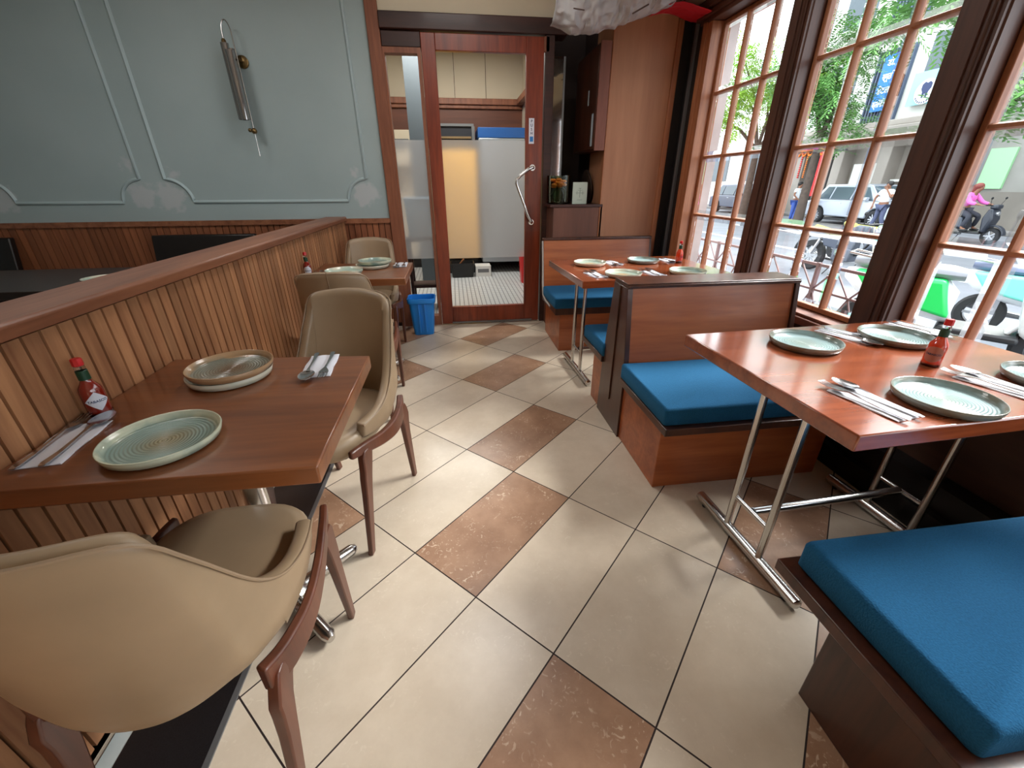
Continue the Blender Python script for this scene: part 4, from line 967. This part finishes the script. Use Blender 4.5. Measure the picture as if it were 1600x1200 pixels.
t = thing('low_building', (21, 35, GZ), 'low pale building far down the street behind the trees', 'building')
obj('wall', MB().box(0, 6, -7.5, 25, 0, 5), FACL, t)
for k_ in range(5): obj('window', MB().box(-.05, 0, -6+k_*4, -4+k_*4, 1.8, 3.6), GLASSD, t)
# signs
SB = plain('sign_blue', srgb(20, 110, 190), .5); SW = plain('sign_white', srgb(238, 242, 245), .5); SN = plain('sign_navy', srgb(40, 52, 96), .5); SCY = plain('sign_pale_cyan', srgb(150, 214, 226), .5)
t = thing('blue_sign', (19.72, 20.25, GZ), 'tall blue sign with white script fixed to the slatted screen', 'sign')
obj('board', MB().box(-.05, .05, -.38, .38, 4.62, 6.75), SB, t)
obj('bracket', MB().box(.05, .14, -.30, .30, 5.0, 5.1), IRON, t)
mb = MB()
for k_, ln_ in enumerate(('डॉ.', 'स्मृति', 'डेंटल', 'क्लिनिक')):
    tm = text_mb(ln_, .34, .004, True); wdt = max([abs(v[0]) for v in tm.v] + [.01]); sc_ = min(1, .34/wdt)
    xf(tm, lambda v, k_=k_, sc_=sc_: (-.056 - v.z, -v.x*sc_, 6.45 - k_*.52 + v.y)); merge(mb, tm)
obj('lettering', mb, SW, t, smooth=0)
t = thing('round_tooth_sign', (19.75, 18.25, GZ), 'round white sign with a dark tooth outline over the balcony ledge', 'sign')
obj('board', MB().box(.0, .05, -.75, .75, 4.62, 5.8), SCY, t)
obj('disc', MB().lathe([(.44, -.05), (.44, -.005)], 36, (0, 0, 5.05), ax='x'), SW, t)
tooth = [(-.20,.22),(-.10,.30),(0,.25),(.10,.30),(.20,.22),(.20,.06),(.12,-.06),(.11,-.24),(.05,-.28),(.02,-.12),(-.02,-.12),(-.05,-.28),(-.11,-.24),(-.12,-.06),(-.20,.06)]
obj('tooth_mark', MB().prism([(a, b_+5.10) for a, b_ in tooth], 'x', -.062, -.052), SN, t)
mb = MB()
for k_ in range(9): a = PI*1.18 + k_*PI*.64/8; mb.box(-.06, -.052, math.cos(a)*.38-.022, math.cos(a)*.38+.022, 5.05+math.sin(a)*.38-.03, 5.05+math.sin(a)*.38+.03)
obj('caption', mb, SN, t)
t = thing('small_blue_sign', (19.5, 22.0, GZ), 'small white sign with a blue lower half left of the slatted screen', 'sign')
obj('board', MB().box(-.04, .04, -.36, .36, 4.8, 5.5), SW, t); obj('blue_half', MB().box(-.05, -.041, -.32, .32, 4.84, 5.1), SB, t)
obj('lettering', xf(text_mb('abc', .26, .003, True), lambda v: (-.046-v.z, -v.x, 5.28+v.y)) if False else MB().box(-.048, -.041, -.25, -.12, 5.2, 5.36).box(-.048, -.041, -.05, .06, 5.2, 5.36).box(-.048, -.041, .12, .24, 5.2, 5.4), SN, t)
t = thing('street_pole', (18.9, 21.4, GZ+.12), 'slim white street pole in front of the pale building', 'pole')
obj('pole', MB().tube([(0, 0, 0), (0, 0, 7.2)], .07, 10), SW, t); obj('collar', MB().tube([(0, 0, 0), (0, 0, .3)], .11, 10), GREYM, t)
GAR = plain('marigold_orange', srgb(220, 120, 40), .7); GARR = plain('garland_red', srgb(205, 40, 40), .7)
t = thing('garland_curtain', (19.9, 24.0, GZ), 'orange marigold garlands with red cloth hung over the shop front', 'garland')
for k_ in range(6):
    mb = MB(); ya = -1.2 + k_*.42
    for q in range(9): a = q/8; mb.ball((0, ya+a*.42, 3.25 - .22*math.sin(PI*a)), .055, 4)
    obj('swag', mb, GAR, t)
for k_, yy in enumerate((-.55, -.05, .35, .9)):
    mb = MB()
    for q in range(13): mb.ball((0, yy, 3.15-q*.10), .05, 4)
    obj('hanging_strand', mb, GAR if k_ % 2 else GARR, t)
obj('red_cloth', MB().box(-.03, .03, -1.45, -.95, 1.5, 3.2), GARR, t); obj('red_lettered_board', MB().box(-.03, .03, -1.5, -.4, 1.0, 1.5), GARR, t)
obj('beam', MB().box(-.03, .03, -1.6, 1.5, 3.25, 3.33), GAR, t)

# trees
LEAFA = plain('bright_leaves', srgb(150, 190, 70), .6, noise=.3, nscale=1.5); LEAFB = plain('mid_green_leaves', srgb(98, 146, 74), .6, noise=.3, nscale=1.5); BARK = plain('bark', srgb(74, 62, 54), .9, noise=.3, nscale=10, bump=.5)
def tree(loc_, h, blobs, leafm, label, n=2600, lean=(0, 0), size=.20):
    t = thing('street_tree', loc_, label, 'tree', 'street trees outside the windows')
    rnd = random.Random(int(loc_[0]*10+loc_[1]))
    obj('trunk', MB().tube([(0, 0, 0), (lean[0]*.4, lean[1]*.4, h*.4), (lean[0], lean[1], h)], [.22, .17, .12], 10), BARK, t)
    for (bx, by, bz, br) in blobs:
        obj('branch', MB().tube([(lean[0], lean[1], h*.9), ((bx+lean[0])/2+.2, (by+lean[1])/2, (bz+h)/2), (bx, by, bz)], [.09, .06, .025], 7), BARK, t)
    mb = MB()
    tot = sum(b_[3]**2 for b_ in blobs)
    for (bx, by, bz, br) in blobs:
        twigs = int(n/5.5*br**2/tot) + 1
        for q in range(twigs):
            d = Vector((rnd.gauss(0, 1), rnd.gauss(0, 1), rnd.gauss(0, .7))); d = d.normalized()*br*rnd.random()**.45; c = Vector((bx, by, bz)) + Vector((d.x, d.y, d.z*.75))
            ax_ = Vector((rnd.gauss(0, 1), rnd.gauss(0, 1), rnd.gauss(-.3, .4))).normalized(); sd = ax_.cross(Vector((0, 0, 1))).normalized()
            for w_ in range(14):
                p = c + ax_*(w_//2)*size*.55; s_ = 1 if w_ % 2 else -1; tip = p + (sd*s_*1.0 + ax_*.7).normalized()*size*rnd.uniform(.8, 1.3) + Vector((0, 0, rnd.uniform(-.05, .03)))
                wv = ax_*size*.2
                mb.add([p, p*.5+tip*.5-wv, tip, p*.5+tip*.5+wv], [(0,1,2,3)])
    o = obj('foliage', mb, leafm, t, smooth=0)
    return t
tree((14.5, 20.8, GZ), 3.4, [(0, 0, 5.2, 1.9), (-1.4, 1.8, 4.6, 1.5), (.8, -1.6, 5.6, 1.4), (-.8, 1.0, 6.6, 1.6), (0.5, 2.6, 5.8, 1.6)], LEAFA, 'bright green tree outside the farthest window', 5200)
tree((15.2, 17.9, GZ), 3.6, [(0, .3, 4.6, 1.6), (0, -.6, 6.4, 1.5), (-.8, .9, 5.6, 1.5), (.4, -.3, 3.6, 1.1)], LEAFB, 'darker green tree with a dark trunk behind the middle window', 4600)
tree((14.0, 7.2, GZ), 3.6, [(-3.0, 3.0, 5.3, 1.3), (-2.0, 3.7, 5.9, 1.0), (-.8, 1.5, 3.8, 1.1), (-2.2, 2.1, 3.2, .75), (-.8, -.4, 4.6, 1.5)], LEAFB, 'tree with feathery branches hanging behind the nearest window', 3600)

# vehicles
TYRE = plain('tyre_rubber', srgb(34, 34, 36), .8); RIMM = plain('alloy_rim', srgb(170, 172, 176), .3, .7)
def wheel(t, x_, y_, r, w, spokes=6, ax='x', name='wheel'):
    o = obj(name, MB().lathe([(r*.62, -w/2), (r*.9, -w/2), (r, -w/4), (r, w/4), (r*.9, w/2), (r*.62, w/2)], 28, (x_, y_, r), ax=ax, caps=False), TYRE, t)
    mb = MB().lathe([(r*.64, -w*.4), (r*.64, w*.4), (r*.56, w*.4), (r*.56, -w*.4)], 24, (x_, y_, r), ax=ax, caps=False).lathe([(r*.16, -w*.42), (r*.16, w*.42)], 12, (x_, y_, r), ax=ax)
    for k_ in range(spokes):
        a = 2*PI*k_/spokes
        for s in (-.36,):
            mb.bar((x_+s*w, y_+r*.12*math.cos(a), r+r*.12*math.sin(a)), (x_+s*w, y_+r*.6*math.cos(a), r+r*.6*math.sin(a)), r*.13, .02, up=(1, 0, 0))
    obj('rim', mb, RIMM, o); return o
def car(loc_, rz, L_, paint, label, h=1.62):
    t = thing('parked_car', loc_, label, 'car', 'cars parked across the road', rz)
    a = L_/2
    low = [(-a+.03, .30), (-a, .55), (-a+.05, .92), (-a+.75, 1.02), (a-.45, 1.0), (a-.05, .92), (a, .55), (a-.04, .28)]
    for wy in (a-.85, -a+.85):
        pass
    def arch(c): return [(c+.40*math.cos(q), .34+.40*math.sin(q)) for q in [PI*k_/8 for k_ in range(9)]]
    poly = [(-a+.03, .30), (-a, .55), (-a+.05, .90), (-a+.85, 1.0), (a-.5, 1.0), (a-.05, .92), (a, .55), (a-.04, .28)] + [p for p in arch(a-.82) if p[1] > .28] + [p for p in arch(-a+.82) if p[1] > .28]
    obj('body', MB().prism(poly, 'x', -.88, .88), paint, t, bevel=.05)
    gh = [(-a+.85, 1.0, .80), (-a+1.55, h-.05, .62), (-a+2.0, h, .60), (a-.75, h-.02, .60), (a-.35, 1.0, .80)]
    rs = [[(s*w, y_, z) for y_, z, w in gh] for s in (-1, 1)]
    obj('cabin', MB().rings(rs), paint, t, bevel=.05)
    for s in (-1, 1):
        for (y0_, y1_, c0, c1) in ((-a+1.15, -a+2.15, .45, 0), (-a+2.25, a-1.30, 0, 0), (a-1.20, a-.62, 0, -.25)):
            z0_, z1_ = 1.03, h-.12; w0 = .80*1.0+.01; w1 = .64
            obj('side_window', MB().add([(s*(w0+.006), y0_, z0_), (s*(w0+.006), y1_, z0_), (s*(w1+.012), y1_+c1, z1_), (s*(w1+.012), y0_+c0, z1_), (s*(w0-.03), y0_, z0_), (s*(w0-.03), y1_, z0_), (s*(w1-.03), y1_+c1, z1_), (s*(w1-.03), y0_+c0, z1_)], [(0,1,2,3),(4,5,6,7),(0,1,5,4),(1,2,6,5),(2,3,7,6),(3,0,4,7)]), GLASSD, t)
        for wy in (a-.82, -a+.82): wheel(t, s*.80, wy, .34, .22, 10)
        obj('headlight', MB().box(s*.55, s*.86, -a-.01, -a+.16, .70, .84), RIMM, t, bevel=.02); obj('tail_light', MB().box(s*.62, s*.86, a-.12, a+.01, .72, .90), GARR, t, bevel=.02)
        obj('mirror', MB().box(s*.86, s*1.04, -a+1.25, -a+1.40, 1.0, 1.14), paint, t, bevel=.03)
        obj('door_handle', MB().box(s*.885, s*.90, .25, .42, .86, .89), RIMM, t)
    obj('windscreen', MB().add([(-.70, -a+.93, 1.06), (.70, -a+.93, 1.06), (.56, -a+1.48, h-.10), (-.56, -a+1.48, h-.10)], [(0,1,2,3)]), GLASSD, t, solid=.02)
    obj('sill', MB().box(-.885, .885, -a+1.3, a-1.3, .20, .30), BLACKM, t)
    return t
car((17.35, 17.0, GZ), 0, 4.5, plain('silver_paint', srgb(172, 178, 188), .3, .4, coat=.5), 'silver car parked across the road behind two men in white shirts')
car((17.6, 25.4, GZ), 0, 4.6, plain('dark_blue_grey_paint', srgb(56, 66, 84), .3, .3, coat=.5), 'dark blue-grey car parked across the road beyond the farthest window')

def motorbike(loc_, rz, label, tank, seat, accent):
    t = thing('motorbike', loc_, label, 'motorbike', 'motorbikes parked outside', rz)
    for y_ in (-.68, .66): wheel(t, 0, y_, .30, .11, 8)
    obj('engine', MB().box(-.13, .13, -.22, .14, .28, .52).lathe([(.11, -.17), (.11, .17)], 18, (0, -.02, .36), ax='x').box(-.09, .09, -.22, .02, .50, .66), plain('engine_grey', srgb(96, 100, 110), .35, .6), t, bevel=.02)
    obj('frame', MB().tube([(0, -.50, .78), (0, -.30, .42), (0, .15, .35), (0, .30, .66)], .022, 8).tube([(0, -.46, .80), (0, .35, .66), (0, .66, .58)], .022, 8), BLACKM, t)
    for s in (-.075, .075): obj('fork', MB().tube([(s, -.68, .30), (s, -.52, .74), (s*.9, -.46, .94)], .018, 8), CHROME, t); obj('shock', MB().tube([(s*1.4, .60, .34), (s*1.3, .48, .64)], .028, 8), CHROME, t)
    obj('fuel_tank', MB().rings([[(w*math.cos(a), y_, z + hh*math.sin(a)) for a in [2*PI*k_/14 for k_ in range(14)]] for y_, w, hh, z in ((-.44, .06, .06, .80), (-.36, .14, .12, .82), (-.15, .15, .13, .82), (.0, .11, .09, .78), (.06, .05, .05, .74))]), tank, t)
    obj('seat', MB().rings([[(w*math.cos(a), y_, z + .055*math.sin(a)) for a in [2*PI*k_/12 for k_ in range(12)]] for y_, w, z in ((.0, .08, .76), (.1, .13, .76), (.4, .13, .78), (.62, .11, .82), (.72, .06, .84))]), seat, t)
    obj('side_panel', MB().prism([(.05, .48), (.36, .52), (.44, .68), (.08, .70)], 'x', -.13, .13), accent, t, bevel=.02)
    obj('front_fender', MB().prism([(-.68+.36*math.cos(q), .30+.36*math.sin(q)) for q in [PI*(.15+.6*k_/8) for k_ in range(9)]] + [(-.68+.33*math.cos(q), .30+.33*math.sin(q)) for q in [PI*(.75-.6*k_/8) for k_ in range(9)]], 'x', -.06, .06), tank, t)
    obj('rear_fender', MB().prism([(.66+.40*math.cos(q), .32+.40*math.sin(q)) for q in [PI*(.05+.6*k_/8) for k_ in range(9)]] + [(.66+.37*math.cos(q), .32+.37*math.sin(q)) for q in [PI*(.65-.6*k_/8) for k_ in range(9)]], 'x', -.07, .07), BLACKM, t)
    obj('handlebar', MB().tube([(-.34, -.34, 1.0), (-.18, -.44, .98), (.18, -.44, .98), (.34, -.34, 1.0)], .013, 8), BLACKM, t)
    obj('headlamp', MB().lathe([(.09, -.62), (.10, -.56), (.06, -.48)], 16, (0, 0, .86), ax='y'), RIMM, t)
    for s in (-1, 1): obj('mirror', MB().tube([(s*.26, -.40, .99), (s*.34, -.44, 1.14)], .006, 6).ball((s*.34, -.44, 1.17), .05, 6, sq=(1, .3, .7)), BLACKM, t)
    obj('exhaust', MB().tube([(.12, -.16, .34), (.15, .1, .22), (.16, .55, .26), (.16, .80, .34)], [.02, .025, .04, .045], 10), CHROME, t)
    obj('side_stand', MB().tube([(-.08, .05, .25), (-.26, .10, .012)], .012, 6), BLACKM, t)
    return t
GRY = plain('motorbike_grey', srgb(62, 68, 82), .35, .2); YEL = plain('motorbike_yellow', srgb(212, 200, 62), .4); GRN = plain('motorbike_green', srgb(104, 128, 104), .4)
motorbike((7.6, 7.55, GZ), math.radians(8), 'dark motorbike with a yellow-green seat patch outside the middle window', GRY, YEL, GRY)
motorbike((9.0, 8.25, GZ), math.radians(14), 'grey-green motorbike with yellow seat beside the first, near the post', GRN, YEL, GRN)

def scooter(loc_, rz, label, body, accent, seat, group='scooters parked outside'):
    t = thing('scooter', loc_, label, 'scooter', group, rz)
    for y_ in (-.62, .58): wheel(t, 0, y_, .23, .10, 5)
    def S(sec): return MB().rings([[(w*math.cos(a), y_ + ty*math.sin(a), z + hh*math.sin(a)) for a in [2*PI*k_/14 for k_ in range(14)]] for y_, z, w, hh, ty in sec])
    obj('front_apron', MB().prism([(-.50, .30), (-.40, .34), (-.33, .70), (-.40, .96), (-.50, .98), (-.58, .70)], 'x', -.19, .19), body, t, bevel=.05)
    obj('front_fender', MB().prism([(-.62+.31*math.cos(q), .23+.31*math.sin(q)) for q in [PI*(.1+.85*k_/8) for k_ in range(9)]] + [(-.62+.27*math.cos(q), .23+.27*math.sin(q)) for q in [PI*(.95-.85*k_/8) for k_ in range(9)]], 'x', -.08, .08), body, t, bevel=.015)
    obj('footboard', MB().box(-.19, .19, -.42, .08, .27, .33), BLACKM, t, bevel=.02)
    obj('rear_body', S(((.02, .46, .10, .14, 0), (.12, .52, .19, .18, 0), (.42, .56, .21, .17, 0), (.72, .62, .16, .12, 0), (.84, .66, .06, .05, 0))), body, t)
    obj('side_cover', MB().prism([(.02, .40), (.60, .52), (.76, .72), (.12, .71)], 'x', -.222, .222), accent, t, bevel=.03)
    obj('seat', S(((.02, .74, .08, .05, 0), (.12, .75, .15, .06, 0), (.45, .76, .15, .06, 0), (.70, .78, .13, .06, 0), (.80, .78, .05, .04, 0))), seat, t)
    obj('handlebar_cover', MB().box(-.13, .13, -.56, -.38, .96, 1.08), body, t, bevel=.04); obj('handlebar', MB().tube([(-.32, -.38, 1.06), (-.12, -.44, 1.05), (.12, -.44, 1.05), (.32, -.38, 1.06)], .014, 8), BLACKM, t)
    obj('headlamp', MB().lathe([(.055, -.60), (.065, -.56), (.05, -.5)], 16, (0, 0, .84), ax='y'), RIMM, t)
    for s in (-1, 1): obj('mirror', MB().tube([(s*.2, -.42, 1.06), (s*.28, -.44, 1.22)], .006, 6).ball((s*.28, -.44, 1.25), .05, 6, sq=(1, .3, .7)), BLACKM, t)
    obj('exhaust', MB().tube([(.14, .2, .22), (.16, .5, .24), (.16, .74, .30)], [.025, .04, .045], 10), GREYM, t)
    obj('grab_rail', MB().tube([(-.12, .60, .82), (-.12, .84, .86), (.12, .84, .86), (.12, .60, .82)], .011, 8), CHROME, t)
    obj('stand', MB().tube([(-.1, .1, .24), (-.2, .16, .012)], .012, 6), BLACKM, t)
    return t
WSC = plain('white_scooter_paint', srgb(228, 232, 236), .3, coat=.4); GSC = plain('vivid_green', srgb(20, 186, 84), .4)
sc_ = scooter((4.95, 3.45, GZ), math.radians(35), 'white scooter with a vivid green side cover outside the nearest window', WSC, GSC, plain('grey_seat', srgb(120, 122, 128), .5))
sc_.scale = (1.15, 1.15, 1.15)
scooter((6.6, 3.65, GZ), math.radians(30), 'white and pale aqua scooter at the right edge beyond the nearest window', WSC, plain('pale_aqua', srgb(120, 214, 200), .4), plain('slate_seat', srgb(88, 96, 122), .5))
scooter((15.6, 11.53, GZ), math.radians(6), 'black scooter across the road with a woman in pink on it', plain('black_scooter_paint', srgb(40, 44, 54), .35), plain('black_scooter_cover', srgb(60, 66, 78), .35), BLACKM)

# people
SKIN = plain('brown_skin', srgb(130, 88, 66), .6); HAIR = plain('dark_hair', srgb(30, 24, 22), .6); HAIR2 = plain('auburn_hair', srgb(116, 52, 42), .6)
def skin_obj(name, verts, edges, mat, parent, root=0):
    me = bpy.data.meshes.new(name); me.from_pydata([v[:3] for v in verts], edges, []); me.materials.append(mat)
    o = bpy.data.objects.new(name, me); COL.objects.link(o); o.parent = parent
    md = o.modifiers.new('skin', 'SKIN'); md.use_smooth_shade = True
    sv = me.skin_vertices[0].data
    for i, v in enumerate(verts):
        r = v[3]; sv[i].radius = (r, r) if not isinstance(r, tuple) else r
    sv[root].use_root = True
    sb = o.modifiers.new('sub', 'SUBSURF'); sb.levels = 1; sb.render_levels = 1
    return o
def person(loc_, rz, label, J, shirt, trousers, hair, long_hair=False, sleeve=.6):
    """J: joint dict; x is the figure's left-right, +y is forward"""
    t = thing('person', loc_, label, 'person', None, rz)
    V = []; E = []
    def add(p, r, par=None):
        V.append((*p, r)); i = len(V)-1
        if par is not None: E.append((par, i))
        return i
    pel = add(J['pelvis'], (.15, .11)); ch = add(J['chest'], (.17, .11), pel); nk = add(J['neck'], .055, ch); hd = Vector(J['head'])
    h1 = add(hd - Vector((0, 0, .05)), .075, nk); h2 = add(hd + Vector((0, .0, .04)), .092, h1); h3 = add(hd + Vector((0, 0, .11)), .06, h2)
    add(hd + Vector(J.get('face', (0, 1, 0)))*.105 + Vector((0, 0, .01)), .018, h2)
    for s, k_ in ((-1, 'l'), (1, 'r')):
        sh = add(J['sh'+k_], .058, ch); el = add(J['el'+k_], .042, sh); wr = add(J['wr'+k_], .028, el)
        d = (Vector(J['wr'+k_]) - Vector(J['el'+k_])).normalized(); sd = d.cross(Vector((0, 1, .2))).normalized()
        pm = add(Vector(J['wr'+k_]) + d*.06, (.036, .022), wr)
        for q, ln_ in enumerate((.062, .075, .080, .072)):
            off = sd*(-.030+.020*q); a = add(Vector(J['wr'+k_]) + d*.10 + off, .010, pm); add(Vector(J['wr'+k_]) + d*(.10+ln_) + off*1.1 + Vector((0, .015, 0)), .008, a)
        add(Vector(J['wr'+k_]) + d*.07 - sd*.055, .010, pm)
        hp_ = add(J['hip'+k_], .085, pel); kn = add(J['kn'+k_], .058, hp_); an = add(J['an'+k_], .040, kn); add(Vector(J['an'+k_]) + Vector((0, .14, -.035)), .036, an)
    skin_obj('body', V, E, SKIN, t)
    P = lambda k_: Vector(J[k_])
    sv = [(*(P('pelvis')+Vector((0,0,.02))), (.172, .135)), (*P('chest'), (.192, .135)), (*(P('neck')-Vector((0,0,.03))), .075)]; se = [(0, 1), (1, 2)]
    for k_ in 'lr':
        sv.append((*P('sh'+k_), .075)); se.append((1, len(sv)-1)); e = P('sh'+k_).lerp(P('el'+k_), sleeve); sv.append((*e, .062)); se.append((len(sv)-2, len(sv)-1))
        if sleeve >= 1: sv.append((*P('wr'+k_), .042)); se.append((len(sv)-2, len(sv)-1))
    skin_obj('shirt', sv, se, shirt, t)
    tv = [(*(P('pelvis')-Vector((0,0,.02))), (.165, .125))]; te = []
    for k_ in 'lr':
        tv.append((*P('hip'+k_), .10)); te.append((0, len(tv)-1)); tv.append((*P('kn'+k_), .075)); te.append((len(tv)-2, len(tv)-1)); tv.append((*(P('an'+k_)+Vector((0,0,.03))), .06)); te.append((len(tv)-2, len(tv)-1))
    skin_obj('trousers', tv, te, trousers, t)
    f = Vector(J.get('face', (0, 1, 0))); b_ = hd - f*.025 + Vector((0, 0, .06)); mb = MB().ball(tuple(b_), .112, 10, sq=(.98, 1.0, .85))
    if long_hair: mb.tube([b_ - f*.05, b_ - f*.11 - Vector((0, 0, .14)), b_ - f*.13 - Vector((0, 0, .36))], [.10, .085, .03], 12)
    obj('hair', mb, hair, t)
    for s in (-1, 1): obj('eye', MB().ball(tuple(hd + f*.088 + f.cross(Vector((0, 0, 1)))*.033*s + Vector((0, 0, .035))), .011, 5), BLACKM, t)
    for k_ in 'lr':
        p = P('an'+k_); obj('shoe', MB().ball(tuple(p + Vector((0, .07, -.045))), .065, 8, sq=(.75, 2.0, .62)), BLACKM, t)
    return t
STAND = dict(pelvis=(0,0,.93), chest=(0,.0,1.28), neck=(0,.01,1.47), head=(0,.03,1.57), shl=(-.19,0,1.38), shr=(.19,0,1.38), ell=(-.25,-.02,1.12), elr=(.25,-.02,1.12), wrl=(-.24,.08,.90), wrr=(.24,.08,.90),
             hipl=(-.09,0,.86), hipr=(.09,0,.86), knl=(-.10,.02,.48), knr=(.10,.02,.48), anl=(-.10,-.02,.085), anr=(.10,-.02,.085))
J1 = dict(STAND); J1.update(knl=(-.02,.08,.48), anl=(.10,.12,.085), knr=(.10,0,.48), anr=(.02,-.05,.085), elr=(.34,.05,1.16), wrr=(.26,.20,1.0))
person((15.9, 19.15, GZ), math.radians(200), 'person in a white shirt and blue jeans standing with legs crossed by the road', J1, plain('white_shirt', srgb(225, 228, 232), .8), plain('blue_jeans', srgb(58, 84, 156), .8), HAIR)
J2 = dict(STAND); J2.update(ell=(-.30,.16,1.16), wrl=(-.10,.20,1.42), elr=(.34,.02,1.15), wrr=(.30,.10,.92), knl=(-.12,.05,.48), anl=(-.24,.0,.085), anr=(.16,.1,.085))
person((15.85, 14.75, GZ), math.radians(100), 'person in a loose white shirt and dark trousers with one hand raised to the face', J2, plain('white_loose_shirt', srgb(232, 232, 236), .8), plain('slate_trousers', srgb(72, 78, 104), .8), HAIR)
J3 = dict(pelvis=(0,-.02,.90), chest=(0,.06,1.22), neck=(0,.12,1.40), head=(0,.17,1.50), shl=(-.18,.06,1.32), shr=(.18,.06,1.32), ell=(-.26,.22,1.12), elr=(.26,.22,1.12), wrl=(-.26,.42,1.08), wrr=(.26,.42,1.08),
          hipl=(-.10,0,.86), hipr=(.10,0,.86), knl=(-.20,.34,.74), knr=(.20,.34,.74), anl=(-.24,.26,.40), anr=(.24,.26,.40))
person((15.6, 11.85, GZ), math.radians(186), 'person in a bright pink top with long hair sitting on the black scooter', J3, plain('pink_top', srgb(226, 104, 184), .8), plain('black_trousers', srgb(48, 50, 60), .8), HAIR2, True, 1.0)
